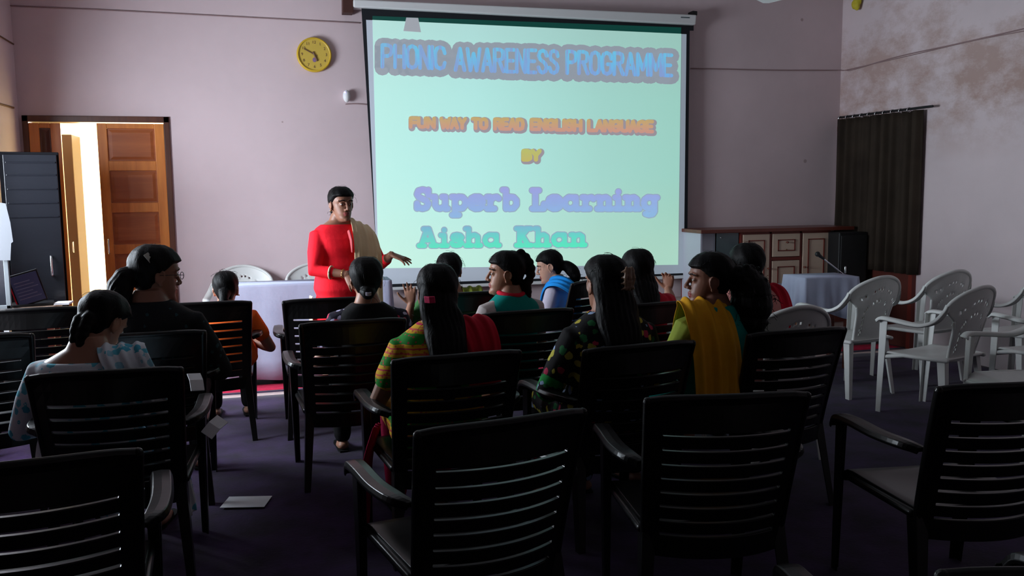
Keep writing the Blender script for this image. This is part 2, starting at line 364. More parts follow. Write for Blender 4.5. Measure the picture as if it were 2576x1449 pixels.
gx = ramp(slide, math_n(slide, 'DIVIDE', math_n(slide, 'SUBTRACT', sx.outputs['X'], .85), 3.1), [(0, (1, 1, 1.0)), (.3, (.98, 1, 1.04)), (.7, (.82, .84, .83)), (1, (.77, .81, .77))])
mm = N(slide, 'ShaderNodeMix', data_type='RGBA', blend_type='MULTIPLY'); mm.inputs[0].default_value = 1; lk(slide, g, mm.inputs[6]); lk(slide, gx, mm.inputs[7])
lk(slide, mm.outputs[2], bsdf(slide).inputs['Emission Color']); bsdf(slide).inputs['Emission Strength'].default_value = .86
q = MB(); prism(q, [(937, 50), (1714, 85), (1706, 666), (952, 675)], SY-.004, .002); sch(q.build('projected_slide', slide))
prism_y = [SY-.0045]
q = MB(); prism(q, [(1022, 44), (1052, 45), (1059, 81), (1015, 78)], SY-.005, .0005); sch(q.build('slide_mark', mat('slide_grey', (.2, .2, .2), .8, emit=(.27, .29, .33), estr=.9)))
q = MB(); prism(q, [(955, 724), (1735, 692), (1736, 700), (955, 732)], SY-.012, .024); sch(q.build('bottom_bar', M['white'], mods=BEV(.006)))
# lettering drawn with strokes
G = {'P': '0,0 0,1 .28,1 .44,.94 .5,.77 .44,.58 .28,.5 0,.5', 'H': '0,0 0,1;0,.5 .48,.5;.48,0 .48,1', 'O': '.25,1 .08,.93 0,.75 0,.25 .08,.07 .25,0 .42,.07 .5,.25 .5,.75 .42,.93 .25,1',
 'N': '0,0 0,1 .46,0 .46,1', 'I': '0,0 0,1', 'C': '.5,.72 .43,.93 .25,1 .08,.93 0,.75 0,.25 .08,.07 .25,0 .43,.07 .5,.28', 'A': '0,0 .25,1 .5,0;.1,.32 .4,.32', 'W': '0,1 .17,0 .35,.78 .53,0 .7,1',
 'R': '0,0 0,1 .28,1 .44,.94 .48,.77 .44,.58 .28,.52 0,.52;.25,.5 .5,0', 'E': '.42,1 0,1 0,0 .42,0;0,.5 .36,.5', 'S': '.46,.76 .4,.94 .24,1 .08,.93 .02,.76 .1,.6 .38,.42 .46,.25 .4,.07 .24,0 .08,.06 0,.24',
 'G': '.5,.72 .43,.93 .25,1 .08,.93 0,.75 0,.25 .08,.07 .25,0 .43,.07 .5,.28 .5,.46 .28,.46', 'M': '0,0 0,1 .29,.25 .58,1 .58,0', 'F': '.42,1 0,1 0,0;0,.5 .36,.5', 'U': '0,1 0,.25 .08,.06 .25,0 .42,.06 .5,.25 .5,1',
 'Y': '0,1 .25,.5 .5,1;.25,.5 .25,0', 'T': '0,1 .5,1;.25,1 .25,0', 'D': '0,0 0,1 .24,1 .43,.9 .5,.5 .43,.1 .24,0 0,0', 'L': '0,1 0,0 .42,0', 'B': '0,0 0,1 .28,1 .42,.9 .42,.66 .28,.54 0,.54;.28,.54 .47,.43 .47,.13 .32,0 0,0'}
GS = {'u': '0,.62 .12,.62 .12,.2 .2,.04 .33,0 .48,.08 .55,.2;.42,.62 .55,.62 .55,0 .66,0', 'p': '0,.62 .14,.62 .14,-.33;.02,-.33 .3,-.33;.14,.48 .28,.63 .46,.61 .58,.45 .58,.2 .46,.02 .28,0 .14,.14',
 'e': '.03,.33 .58,.33 .54,.52 .42,.63 .22,.63 .08,.54 .02,.33 .08,.1 .24,0 .42,.01 .56,.12', 'r': '0,.62 .14,.62 .14,0;0,0 .32,0;.14,.42 .28,.6 .42,.63 .5,.54', 'b': '0,1 .14,1 .14,0;.14,.48 .28,.63 .46,.61 .58,.45 .58,.2 .46,.02 .28,0 .14,.14',
 'a': '.5,.48 .38,.62 .2,.63 .06,.5 .02,.3 .08,.1 .22,0 .38,.03 .5,.17;.38,.62 .52,.62 .52,0 .64,0', 'n': '0,.62 .13,.62 .13,0;0,0 .26,0;.13,.45 .25,.6 .4,.63 .52,.52 .52,0;.42,0 .64,0', 'i': '0,.62 .14,.62 .14,0;0,0 .28,0;.14,.92 .14,.94',
 'g': '.5,.48 .38,.62 .2,.63 .06,.5 .02,.3 .08,.1 .22,0 .38,.03 .5,.17;.62,.62 .5,.62 .5,-.15 .42,-.3 .25,-.34 .1,-.28', 's': '.45,.48 .38,.6 .24,.64 .1,.6 .06,.47 .15,.36 .36,.29 .45,.16 .38,.03 .22,0 .08,.03 .02,.15',
 'h': '0,1 .13,1 .13,0;0,0 .26,0;.13,.45 .25,.6 .4,.63 .52,.52 .52,0;.42,0 .64,0', 'S': '.5,.78 .42,.95 .26,1 .08,.94 .02,.76 .1,.6 .42,.42 .5,.25 .42,.06 .25,0 .08,.06 .02,.22;.5,.72 .5,.98;.02,.28 .02,.02',
 'L': '0,1 .3,1;.14,1 .14,0;0,0 .52,0 .52,.26', 'A': '.1,0 .34,1 .42,1 .66,0;.2,.34 .56,.34;0,0 .24,0;.52,0 .78,0;.2,1 .42,1', 'K': '0,1 .28,1;.14,1 .14,0;0,0 .28,0;.14,.4 .52,1;.42,1 .66,1;.28,.56 .54,0;.42,0 .68,0'}
def glyph_w(g): return max(float(p.split(',')[0]) for st in g.split(';') for p in st.split())
def word(q, text, font, x0, x1, top, base, sw, y, dx=0, dy=0, gap=.17):
    """top / base: (left, right) pixel heights of the letter box; strokes of width sw pixels"""
    ws = [glyph_w(font[c]) for c in text]; tot = sum(ws)+gap*(len(text)-1); k = (x1-x0)/tot; cx_ = 0
    for c, wd in zip(text, ws):
        for st in font[c].split(';'):
            pts = []
            for p in st.split():
                a, b = map(float, p.split(',')); X = x0+(cx_+a)*k; t = (X-x0)/(x1-x0)
                yb = base[0]+(base[1]-base[0])*t; yt = top[0]+(top[1]-top[0])*t; pts.append(Vector((X+dx, yb+(yt-yb)*b+dy)))
            for i, p in enumerate(pts):
                q.add([P(p.x+sw/2*math.cos(a), p.y+sw/2*math.sin(a), y) for a in [6.283*j/12 for j in range(12)]], [tuple(range(12))])
                if i+1 < len(pts):
                    d = (pts[i+1]-p); 
                    if d.length < .01: continue
                    n_ = Vector((-d.y, d.x)).normalized()*sw/2
                    q.add([P(*(p+n_), y), P(*(pts[i+1]+n_), y), P(*(pts[i+1]-n_), y), P(*(p-n_), y)], [(0, 1, 2, 3)])
        cx_ += wd+gap
def textmat(n, stops, z0, z1, streak=None):
    m = mat(n, (.08, .08, .08), .8, .1); v = coords(m); s = N(m, 'ShaderNodeSeparateXYZ'); lk(m, v, s.inputs[0])
    f = math_n(m, 'DIVIDE', math_n(m, 'SUBTRACT', s.outputs['Z'], z0), z1-z0); c = ramp(m, f, stops)
    if streak:
        nf = noise_n(m, coords(m, (40, 1, 3)), 1.0, 3); c = mix(m, ramp(m, nf, [(.42, (0, 0, 0)), (.6, (.85, .85, .85))]), c, streak)
    lk(m, c, bsdf(m).inputs['Emission Color']); bsdf(m).inputs['Emission Strength'].default_value = .88; return m
def zz(px, py): return atY(px, py, SY).z
def lettering(name, layers):
    for i, (words, sw, mt, dx, dy) in enumerate(layers):
        for wd in words:
            q = MB(); word(q, *wd, sw, SY-.006-.001*i, dx, dy); sch(q.build(name if i == len(layers)-1 else name+'_outline', mt))
grey = mat('outline_grey', (.15, .15, .15), .8, emit=(.27, .31, .37), estr=.85)
mauve = mat('outline_mauve', (.15, .15, .15), .8, emit=(.30, .26, .30), estr=.9); lilac = mat('outline_lilac', (.15, .15, .15), .8, emit=(.28, .38, .50), estr=.9)
TT = [('PHONIC', G, 962, 1119, (113, 119), (168, 173)), ('AWARENESS', G, 1146, 1403, (122, 128), (176, 184)), ('PROGRAMME', G, 1427, 1689, (129, 139), (184, 190))]
lettering('title_lettering', [(TT, 40, grey, 0, 2), (TT, 9.5, textmat('title_blue', [(0, (.18, .42, .82)), (.6, (.15, .53, .82)), (1, (.15, .56, .80))], zz(1300, 190), zz(1300, 115), (.25, .34, .66)), 0, 0)])
FT = [('FUN', G, 1033, 1092, (297, 298), (319, 320)), ('WAY', G, 1110, 1170, (298, 299), (321, 322)), ('TO', G, 1189, 1224, (299, 300), (322, 323)), ('READ', G, 1245, 1316, (300, 301), (324, 325)), ('ENGLISH', G, 1337, 1461, (301, 304), (325, 328)), ('LANGUAGE', G, 1481, 1641, (304, 306), (328, 331))]
lettering('subtitle_lettering', [(FT, 17, mauve, 3, 3), (FT, 9.5, textmat('subtitle_gradient', [(0, (.62, .30, .26)), (.5, (.60, .36, .20)), (1, (.54, .42, .15))], zz(1330, 334), zz(1330, 292)), 0, 0)])
BT = [('BY', G, 1317, 1357, (380, 380), (401, 401))]
lettering('by_lettering', [(BT, 19, mauve, 3, 3), (BT, 11.5, textmat('by_yellow', [(0, (.56, .48, .14)), (1, (.50, .54, .16))], zz(1330, 410), zz(1330, 370)), 0, 0)])
ST = [('Superb', GS, 1048, 1299, (477, 478), (525, 525)), ('Learning', GS, 1339, 1653, (479, 480), (525, 525))]
lettering('company_lettering', [(ST, 19, lilac, 0, 0), (ST, 14.5, textmat('company_gradient', [(0, (.28, .50, .80)), (.5, (.31, .43, .80)), (1, (.36, .38, .78))], zz(1350, 545), zz(1350, 468)), 0, 0)])
AT = [('Aisha', GS, 1054, 1256, (576, 575), (618, 617)), ('Khan', GS, 1299, 1472, (575, 575), (617, 616))]
lettering('name_lettering', [(AT, 17, lilac, 0, 0), (AT, 12.5, textmat('name_gradient', [(0, (.10, .84, .55)), (.4, (.13, .72, .60)), (1, (.21, .48, .68))], zz(1270, 624), zz(1270, 566)), 0, 0)])

# ------------------------------------------------------------------ things on the walls
ck = atY(790, 139, FW); clock = thing('wall_clock', ck, 0, 'round yellow wall clock with brown numerals left of the projection screen', 'clock')
q = MB(); rings = []
for rr, y in ((.146, -.002), (.150, -.02), (.146, -.045), (.134, -.05), (.130, -.038)): rings.append([(rr*math.cos(a), y, rr*math.sin(a)) for a in [6.2832*i/48 for i in range(48)]])
q.rings(rings); q.build('rim', M['yellow_rim'], clock, True)
q = MB(); q.rings([[(.131*math.cos(a), y, .131*math.sin(a)) for a in [6.2832*i/48 for i in range(48)]] for y in (-.030, -.040)]); q.build('dial', M['yellow'], clock)
def textmesh(s, size):
    c = bpy.data.curves.new('t', 'FONT'); c.body = s; c.size = size; c.align_x = 'CENTER'; c.align_y = 'CENTER'; c.extrude = .0005
    o = bpy.data.objects.new('t', c); col.objects.link(o); me = bpy.data.meshes.new_from_object(o.evaluated_get(bpy.context.evaluated_depsgraph_get())); bpy.data.objects.remove(o); return me
bm = bmesh.new()
for k in range(1, 13):
    a = R(90-30*k); me = textmesh(str(k), .034); n0 = len(bm.verts); bm.from_mesh(me); bm.verts.ensure_lookup_table()
    for v_ in bm.verts[n0:]: x, y, z = v_.co; v_.co = (x+.103*math.cos(a), -.0415-z, y+.103*math.sin(a))
me = bpy.data.meshes.new('numerals'); bm.to_mesh(me); me.materials.append(M['brown']); o = bpy.data.objects.new('numerals', me); col.objects.link(o); o.parent = clock
for nm, ang, ln, wd in (('minute_hand', 152, .095, .004), ('hour_hand', -66, .055, .007)):
    q = MB(); a = R(ang); d = Vector((math.cos(a), 0, math.sin(a))); q.tube([Vector((0, -.046, 0))-d*.02, Vector((0, -.046, 0))+d*ln], wd, 8); q.build(nm, M['brown'], clock)
q = MB(); q.rings([[(.016*math.cos(a), y, -.045+.020*math.sin(a)) for a in [6.28*i/20 for i in range(20)]] for y in (-.041, -.0425)]); q.build('dial_emblem', mat('violet_emblem', (.25, .15, .28), .5), clock)
af = thing('air_freshener', atY(871, 243, FW), 0, 'small white plug-in unit with a blue light between clock and screen', 'air freshener')
q = MB(); q.ell((0, -.04, 0), (.033, .035, .055), 18); q.box((-.02, -.02, -.03), (.02, 0, .03)); q.build('body', M['white'], af, True, mods=remesh(.004, 4))
q = MB(); q.ell((-.016, -.070, .030), (.010, .006, .006), 10); q.build('light', M['led'], af, True)
def cable(pts, r, label, m, name='cable', sm=5):
    q = MB(); q.tube(pts, r, 6, smooth=sm); return tag(q.build(name, m, smooth=True), label, 'cable')
wm = mat('painted_cable', (.30, .20, .20), .7)
cable([atY(870, 262, FW-.006), atY(895, 261, FW-.006), atY(925, 263, FW-.006)], .005, 'short cable from the small white plug-in unit to the screen edge', wm)
cable([atY(24, 14, FW-.006), atY(200, 22, FW-.006), atY(420, 33, FW-.006), atY(650, 45, FW-.006), atY(905, 58, FW-.006)], .005, 'thin cable along the top of the front wall left of the screen', wm)
cable([atY(1738, 172, FW-.010), atY(1820, 174, FW-.010), atY(1900, 176, FW-.010), atY(1980, 177, FW-.010), atY(2050, 177, FW-.010), atY(2106, 177, FW-.012), atX(2125, 177, RW-.012), atX(2150, 174, RW-.010), atX(2260, 142, RW-.006), atX(2400, 112, RW-.006), atX(2576, 72, RW-.006), atX(2700, 42, RW-.006)], .005, 'thin cable sagging from the screen round the corner onto the stained right wall', wm)
cable([atX(2120, 178, RW-.008), atX(2300, 137, RW-.008), atX(2450, 102, RW-.008), atX(2576, 78, RW-.008)], .004, 'second thin cable under the first on the stained right wall', wm)
cable([atY(2109, 320, FW-.03), atY(2106, 430, FW-.03), atY(2103, 562, FW-.03)], .008, 'pale vertical line in the corner beside the brown curtain', M['white'], sm=2)  # thin white upright tube in the corner
cable([atX(-60, 55, LW+.006), atX(34, 111, LW+.006)], .006, 'upper dark cable stub low on the left wall by the corner', M['brown'], sm=1)
cable([atX(-60, 245, LW+.006), atX(34, 271, LW+.006)], .008, 'lower dark cable stub on the left wall above the black cupboard', M['brown'], sm=1)
# ceiling fan: one white blade tip comes into the picture
fc = atY(1915, 8, 5.6); fan = thing('ceiling_fan', (fc.x+.12, fc.y-.50, CZ), 0, 'white ceiling fan whose blade tip shows right of the screen top', 'fan')
q = MB(); q.tube([(0, 0, 0), (0, 0, fc.z-CZ+.12)], .013, 10); q.build('rod', M['white'], fan, True)
q = MB(); q.ell((0, 0, fc.z-CZ+.05), (.10, .10, .06), 20); q.build('motor', M['white'], fan, True)
a0 = math.atan2(.50, -.12)
for k in range(3):
    q = MB(); a = a0+k*2.0944; d = Vector((math.cos(a), math.sin(a), 0)); n_ = Vector((-d.y, d.x, .25)).normalized(); z = Vector((0, 0, fc.z-CZ+.02))
    rg = []
    for t, wd in ((.08, .03), (.16, .055), (.35, .065), (.50, .06), (.535, .04)):
        c = z+d*t; u = Vector((0, 0, 1)); rg.append([c+n_*wd+u*.003, c-n_*wd+u*.003, c-n_*wd-u*.003, c+n_*wd-u*.003])
    q.rings(rg); q.build('blade', M['white'], fan)
# yellow paper decoration high on the right wall
yc = atX(2168, 10, RW); dec = thing('paper_decoration', yc, 0, 'crumpled yellow decoration hanging high on the right wall near the corner', 'decoration')
q = MB(); rnd = random.Random(3)
for k in range(7): q.ell((-.04+rnd.uniform(-.02, .01), rnd.uniform(-.05, .05), rnd.uniform(-.03, .05)), (.02, .035, .04), 10)
q.build('paper_flower', noisy('yellow_paper', (.45, .38, .02), (.60, .50, .05), 20), dec, True, mods=remesh(.008, 2))

# ------------------------------------------------------------------ curtain and dark door on the right wall
cy0, cy1 = atX(2313, 290, RW-.07).y, FW-.03; zt = atX(2113, 300, RW-.07).z
d2 = struct(thing('door_2', (RW, (cy0+cy1)/2, 0)))
hy = (cy1-cy0)/2
boxo('door_leaf', (-.03, -hy+.06, 0), (0, hy-.01, 2.08), mat('red_brown_wood', (.09, .018, .012), .5), d2, .004)
q = MB(); q.box((-.045, -hy+.04, 0), (0, -hy+.09, 2.10)); q.box((-.045, -hy+.04, 2.08), (0, hy, 2.13)); q.build('door_frame', M['maroon'], d2)
cur = thing('curtain', (RW-.075, (cy0+cy1)/2, 0), 0, 'dark brown pleated curtain on rings covering the doorway in the right wall', 'curtain')
cc = hanging('curtain_cloth', -hy-.02, hy-.02, .70, zt-.02, 9, .034, M['curtain'], axis='y', parent=cur, seed=4, n=150)
e1, e2 = atX(2110, 296, RW-.075), atX(2346, 267, RW-.075)
for v_ in cc.data.vertices:   # the heading follows the slightly sloping rod
    v_.co.z += (v_.co.z-.7)/(zt-.72)*((e1.z+(e2.z-e1.z)*((v_.co.y+cur.location.y-e1.y)/(e2.y-e1.y)))-.018-(zt-.02))
q = MB(); q.tube([(0, e1.y-cur.location.y-.0, e1.z), (0, e2.y-cur.location.y, e2.z)], .011, 10); q.build('curtain_rod', M['black'], cur, True)
for k in range(10):
    t = .06+k*.095; y = (hy-.02)*(1-t)+(-hy+.03)*t; tt = (y+cur.location.y-e1.y)/(e2.y-e1.y); z = e1.z+(e2.z-e1.z)*tt
    q = MB(); q.tube([(.0+.022*math.cos(a), y, z-.008+.022*math.sin(a)) for a in [6.2832*i/14 for i in range(15)]], .0055, 6, ends=False); q.build('curtain_ring', M['chrome'], cur, True)

# ------------------------------------------------------------------ platform, cabinet, dark end niche
PF = 7.25
pl = thing('low_platform', (4.6, PF, 0), 0, 'low cream platform with a painted step shadow along the foot of the front wall', 'platform')
px0 = atY(1640, 745, PF).x
boxo('platform_base', (px0-4.6, 0, 0), (RW-4.6, FW-PF-.005, .43), noisy('beige_stone', (.36, .29, .25), (.46, .38, .33), 4, .5), pl)
boxo('step_shadow_band', (px0-4.6, -.012, .20), (RW-4.6, 0, .26), M['dkwood'], pl)  # dark strip standing in for the step's shadow
CY = 7.44
def cxy(px): return atY(px, 640, CY).x
ctop = atY(1935, 574, CY).z
cb = thing('sideboard', (cxy(1930), CY, .43), 0, 'cream cupboard with maroon-edged doors and dark wooden top on the platform', 'cabinet')
ox = cxy(1930); ch = ctop-.43
boxo('cabinet_top', (cxy(1757)-ox, -.05, ch-.035), (cxy(2140)-ox, .42, ch), M['dkwood'], cb, .006)
q = MB(); q.box((cxy(1762)-ox, .38, 0), (cxy(2087)-ox, .40, ch-.035)); q.box((cxy(2084)-ox, 0, 0), (cxy(2088)-ox, .38, ch-.035)); q.box((cxy(1862)-ox, 0, 0), (cxy(1867)-ox, .38, ch-.035)); q.box((cxy(1862)-ox, .01, 0), (cxy(2087)-ox, .36, .02))
for a in (1937.5, 2013.5): q.box((cxy(a-2.5)-ox, -.002, 0), (cxy(a+2.5)-ox, .02, ch-.035))
q.box((cxy(1867)-ox, -.002, ch-.055), (cxy(2084)-ox, .02, ch-.035)); q.box((cxy(1940)-ox, -.002, ch-.315), (cxy(2011)-ox, .02, ch-.285))
q.build('carcass', M['maroon'], cb)
def cdoor(name, a, b, z0, z1, knob, lock=True):
    x0, x1 = cxy(a)-ox, cxy(b)-ox; q = MB(); q.box((x0, -.012, z0), (x1, .01, z1)); d = q.build(name, M['cream'], cb, mods=BEV(.003))
    q = MB(); i = .055
    for A, B in (((x0+i, z0+i), (x1-i, z0+i+.009)), ((x0+i, z1-i-.009), (x1-i, z1-i)), ((x0+i, z0+i), (x0+i+.009, z1-i)), ((x1-i-.009, z0+i), (x1-i, z1-i))): q.box((A[0], -.019, A[1]), (B[0], -.011, B[1]))
    q.build('moulding', M['maroon'], d)
    q = MB(); q.tube([(knob[0], -.012, knob[1]), (knob[0], -.035, knob[1])], [.006, .011], 10); q.build('knob', M['dkwood'], d, True)
    if lock: q = MB(); q.tube([(knob[0], -.012, knob[1]-.07), (knob[0], -.016, knob[1]-.07)], .006, 10); q.build('lock', M['brown'], d, True)
    return d
zb = .02; zt_ = ch-.057
cdoor('door', 1868, 1934, zb, zt_, (cxy(1930)-ox, .3)); cdoor('drawer', 1942, 2010, ch-.28, zt_, (cxy(1976)-ox, ch-.14))
cdoor('door', 1942, 2010, zb, ch-.32, (cxy(2005)-ox, .2)); cdoor('door', 2018, 2083, zb, zt_, (cxy(2021)-ox, .3))
sg = cxy(1805)-ox
boxo('left_side', (cxy(1762)-ox, .0, 0), (cxy(1766)-ox, .38, ch-.035), mat('bluish_side', (.5, .5, .58), .5), cb)
boxo('sliding_glass', (sg, .02, 0), (cxy(1860)-ox, .028, ch-.037), mat('tinted_glass', (.05, .08, .09), .08, .7), cb)
boxo('white_panel', (cxy(1767)-ox, .05, 0), (sg, .062, ch-.037), mat('bluish_white_panel', (.60, .64, .72), .5), cb)
q = MB(); q.ell((sg+.04, .015, ch-.08), .008, 8); q.build('knob', M['chrome'], cb, True)
sp = atY(2135, 640, 7.32); lsx = sp.x
ls = thing('dark_niche_box', (lsx, 7.45, .43), 0, 'black box in place of the dark niche at the right end of the cream cupboard', 'dark_niche_box')  # dark end niche of the cupboard, put in as a black box
boxo('niche_box_body', (-.16, -.20, 0), (.16, .12, .64), M['black'], ls, .012)
boxo('niche_box_front', (-.145, -.21, .03), (.145, -.199, .61), mat('niche_box_black', (.014, .014, .014), .6), ls, .006)

# ------------------------------------------------------------------ carpet
cp = thing('carpet', (0, 0, 0), 0, 'purple carpet with cream and red border bands covering the seating area', 'carpet')
def wav(name, x0, x1, y0, y1, z, m, amp):
    q = MB(); nx, ny = max(4, int((x1-x0)/.12)), max(2, int((y1-y0)/.12)); vs = []; fs = []
    for j in range(ny+1):
        for i in range(nx+1):
            x = x0+(x1-x0)*i/nx; y = y0+(y1-y0)*j/ny; vs.append((x, y, z+amp*max(0, noise.noise(Vector((x*1.7, y*2.3, 0)))*2-.2)))
    for j in range(ny):
        for i in range(nx): k = j*(nx+1)+i; fs.append((k, k+1, k+nx+2, k+nx+1))
    q.add(vs, fs); return q.build(name, m, cp, True, mods=(('SOLIDIFY', dict(thickness=.004)),))
wav('purple_field', -1.9, 5.6, -1.9, 6.56, .010, M['carpet'], .012)
wav('cream_band', -1.9, 5.6, 6.565, 6.68, .010, M['carpet_cream'], 0)
wav('purple_band', -1.9, 5.6, 6.685, 6.75, .010, M['carpet'], 0)
wav('red_band', -1.9, 5.6, 6.755, 6.98, .010, M['carpet_red'], 0)
pp = atZ(620, 1266, .016)
q = MB(); q.box((-.105, -.075, 0), (.105, .075, .0012)); o = q.build('paper_sheet', M['paper']); o.location = (pp.x, pp.y, .023); o.rotation_euler = (0, 0, R(-14)); tag(o, 'white sheet of paper lying on the purple carpet between the chairs', 'paper')

# ------------------------------------------------------------------ tables
def drape_table(name, loc, rz, sx, sy, h, drop, label, clabel, seed, legm, hem=.03, corner=.03):
    t = thing(name, loc, rz, label, 'table')
    boxo('table_top', (-sx/2, -sy/2, h-.03), (sx/2, sy/2, h-.004), legm, t, .004)
    for a in (-1, 1):
        for b in (-1, 1):
            q = MB(); q.box((a*(sx/2-.05)-.022, b*(sy/2-.05)-.022, 0), (a*(sx/2-.05)+.022, b*(sy/2-.05)+.022, h-.03)); q.build('leg', legm, t, mods=BEV(.004))
    # cloth: top plus four hanging sides with soft folds, one mesh
    q = MB(); per = []; nseg = 40
    ex, ey = sx/2+.006, sy/2+.006
    for k in range(nseg*4):
        s_, u = divmod(k, nseg); u = u/nseg
        p = [(-ex+2*ex*u, -ey), (ex, -ey+2*ey*u), (ex-2*ex*u, ey), (-ex, ey-2*ey*u)][s_]; n_ = [(0, -1), (1, 0), (0, 1), (-1, 0)][s_]
        per.append((p, n_, u))
    rnd = random.Random(seed); f1, f2 = rnd.uniform(0, 6), rnd.uniform(0, 6); rg = []
    for j, tt in enumerate([0, .02, .15, .35, .6, .8, 1]):
        ring = []
        for k, (p, n_, u) in enumerate(per):
            d = drop*tt; cor = max(0, 1-min(u, 1-u)/.12)
            off = (.012*math.sin(k*.33+f1)+.010*math.sin(k*.71+f2)+.012)*tt + corner*cor*tt
            zz_ = h+.002-d-(hem*math.sin(k*.09+f2) if j == 6 else 0)
            ring.append((p[0]+n_[0]*off, p[1]+n_[1]*off, max(.02, zz_)))
        rg.append(ring)
    q.rings(rg, cap=False); n0 = len(rg[0]); c = MB(); c.v = q.v; c.f = q.f+[tuple(range(n0))]
    cl = c.build('tablecloth', M['cloth'], None, True, mods=(('SOLIDIFY', dict(thickness=.003, offset=1)),)); cl.location = loc; cl.rotation_euler = (0, 0, rz)
    tag(cl, clabel, 'tablecloth'); return t
wl, wr = atZ(575, 720, .80), atZ(905, 715, .80)
drape_table('table', ((wl.x+wr.x)/2+.12, wl.y+.17, 0), 0, wr.x-wl.x+.30, .30, .795, .74, 'long table against the front wall, hidden under a white cloth', 'white cloth hanging to the floor over the long table behind the presenter', 2, M['dkwood'])
ct = atZ(2100, 692, .80)
drape_table('small_table', (ct.x-.02, ct.y+.16, 0), R(-4), .46, .34, .78, .30, 'small wooden table under a white cloth in front of the cream cupboard', 'short white cloth draped over the small table beside the microphone', 5, M['dkwood'], hem=.05)
c2 = atZ(1975, 730, .62)
drape_table('stool', (c2.x+.06, c2.y+.25, 0), R(10), .42, .36, .62, .20, 'low wooden stool table under a white cloth, left of the small table', 'white cloth bunched over the low stool table behind the red scarf', 7, wood('stool_wood', (.16, .07, .03), (.25, .11, .05)))
mk = thing('microphone_stand', (ct.x+.12, ct.y+.22, .79), 0, 'tilted boom microphone stand rising behind the small white table', 'microphone')
b0 = atY(2122, 690, ct.y+.25)-Vector(mk.location); b1 = atY(2068, 648, ct.y+.2)-Vector(mk.location)
q = MB(); q.tube([b0, b1], .006, 8); q.build('boom', M['chrome'], mk, True)
q = MB(); d = (b1-b0).normalized(); q.tube([b1-d*.02, b1+d*.05], [.010, .016], 10); q.ell(b1+d*.06, .022, 12); q.build('microphone', M['black'], mk, True)
q = MB(); b2 = atY(2126, 690, ct.y+.25)-Vector(mk.location); q.tube([(b2.x, b2.y, -.005), (b2.x, b2.y, b2.z+.06)], .008, 8); q.build('post', M['chrome'], mk, True)

# ------------------------------------------------------------------ left corner: black cupboard, table, laptop, boards
ac = atY(147, 383, 7.02); ax = ac.x
al = thing('steel_cupboard', (ax-.36*math.cos(R(13)), 7.02-.36*math.sin(R(13)), 0), R(13), 'tall glossy black steel cupboard standing before the left end of the wooden door', 'cupboard')
bp = mat('black_enamel', (.016, .017, .022), .2, .45); _v = coords(bp, (1.2, 1, 5)); bump(bp, noise_n(bp, _v, 3, 3), .25, .01)
boxo('body', (-.02, 0, .03), (.36, .27, ac.z), mat('dull_black', (.01, .01, .012), 1, 0), al, .006)
boxo('door', (.005, -.018, .06), (.345, 0, ac.z-.02), bp, al, .004)
hz = atY(137, 668, 7.0).z; q = MB(); q.tube([(.265, -.02, hz-.07), (.265, -.05, hz-.06), (.265, -.05, hz+.06), (.265, -.02, hz+.07)], .008, 8, smooth=4); q.build('handle', M['chrome'], al, True)
for z in (1.35, 1.45, 1.55, 1.65, 1.74):
    boxo('louvre_reflection', (.02, -.024, z), (.335, -.017, z+.010), M['blackgloss'], al, .002)  # raised strips imitating the window louvres' reflection in the door
tz = .74; ta = atZ(186, 748, tz); lt = thing('side_table', (ta.x-.42, ta.y-.52, 0), 0, 'small table with pale edge in the left corner carrying the laptop', 'table')
boxo('table_top', (-.06, 0, tz-.03), (.40, .24, tz), wood('pale_top', (.30, .19, .13), (.4, .27, .2), 'X'), lt, .004)
boxo('table_edge', (-.06, -.012, tz-.06), (.40, 0, tz-.004), M['offwhite'], lt)
for a in (-.02, .36):
    for b in (.04, .20): boxo('leg', (a-.02, b-.02, 0), (a+.02, b+.02, tz-.03), M['dkwood'], lt)
lb = atY(95, 742, ta.y-.46); lp = thing('laptop', (lb.x-.02, ta.y-.50, tz), R(14), 'open dark laptop with red edge on the left corner table', 'laptop')
boxo('keyboard_base', (-.13, 0, 0), (.13, .20, .018), M['black'], lp, .004)
ld = boxo('lid', (-.095, 0, 0), (.095, .012, .235), M['black'], lp, .003); ld.location = (0, .02, .018); ld.rotation_euler = (R(12), R(-15), 0); ld['label'] = 'laptop lid with a dark blue sheet'
boxo('screen', (-.085, -.003, .012), (.085, -.0005, .223), mat('dim_blue_screen', (.035, .035, .06), .5, emit=(.02, .022, .06), estr=.3), ld)
boxo('red_edge', (-.100, -.004, 0), (-.093, .012, .237), M['crimson'], ld)
q = MB()
for k in range(6): q.box((-.07, -.0042, .05+k*.024), (.07-.02*(k % 3), -.003, .056+k*.024))
q.build('screen_lines', mat('screen_lines', (.2, .2, .28), .5), ld)
wb = atY(26, 735, 6.35); fl = thing('flip_board', (wb.x-.30, 6.35, 0), R(0), 'white-framed board on legs at the far left edge with cloth over it', 'board')
zt2 = atY(14, 520, 6.35).z
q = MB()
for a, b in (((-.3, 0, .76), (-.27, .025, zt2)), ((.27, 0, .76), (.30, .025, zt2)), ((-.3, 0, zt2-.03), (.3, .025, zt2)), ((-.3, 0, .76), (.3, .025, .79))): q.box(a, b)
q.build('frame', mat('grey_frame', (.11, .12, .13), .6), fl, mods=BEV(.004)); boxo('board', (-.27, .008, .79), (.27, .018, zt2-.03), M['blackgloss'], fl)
for a in (-.26, .26): boxo('leg', (a-.015, 0, 0), (a+.015, .025, .76), M['white'], fl)
pc = atY(8, 515, 6.33)
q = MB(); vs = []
pts = [((-10, 508), (14, 512)), ((-10, 560), (26, 560)), ((-10, 600), (33, 608)), ((-10, 640), (28, 612)), ((0, 655), (26, 655))]
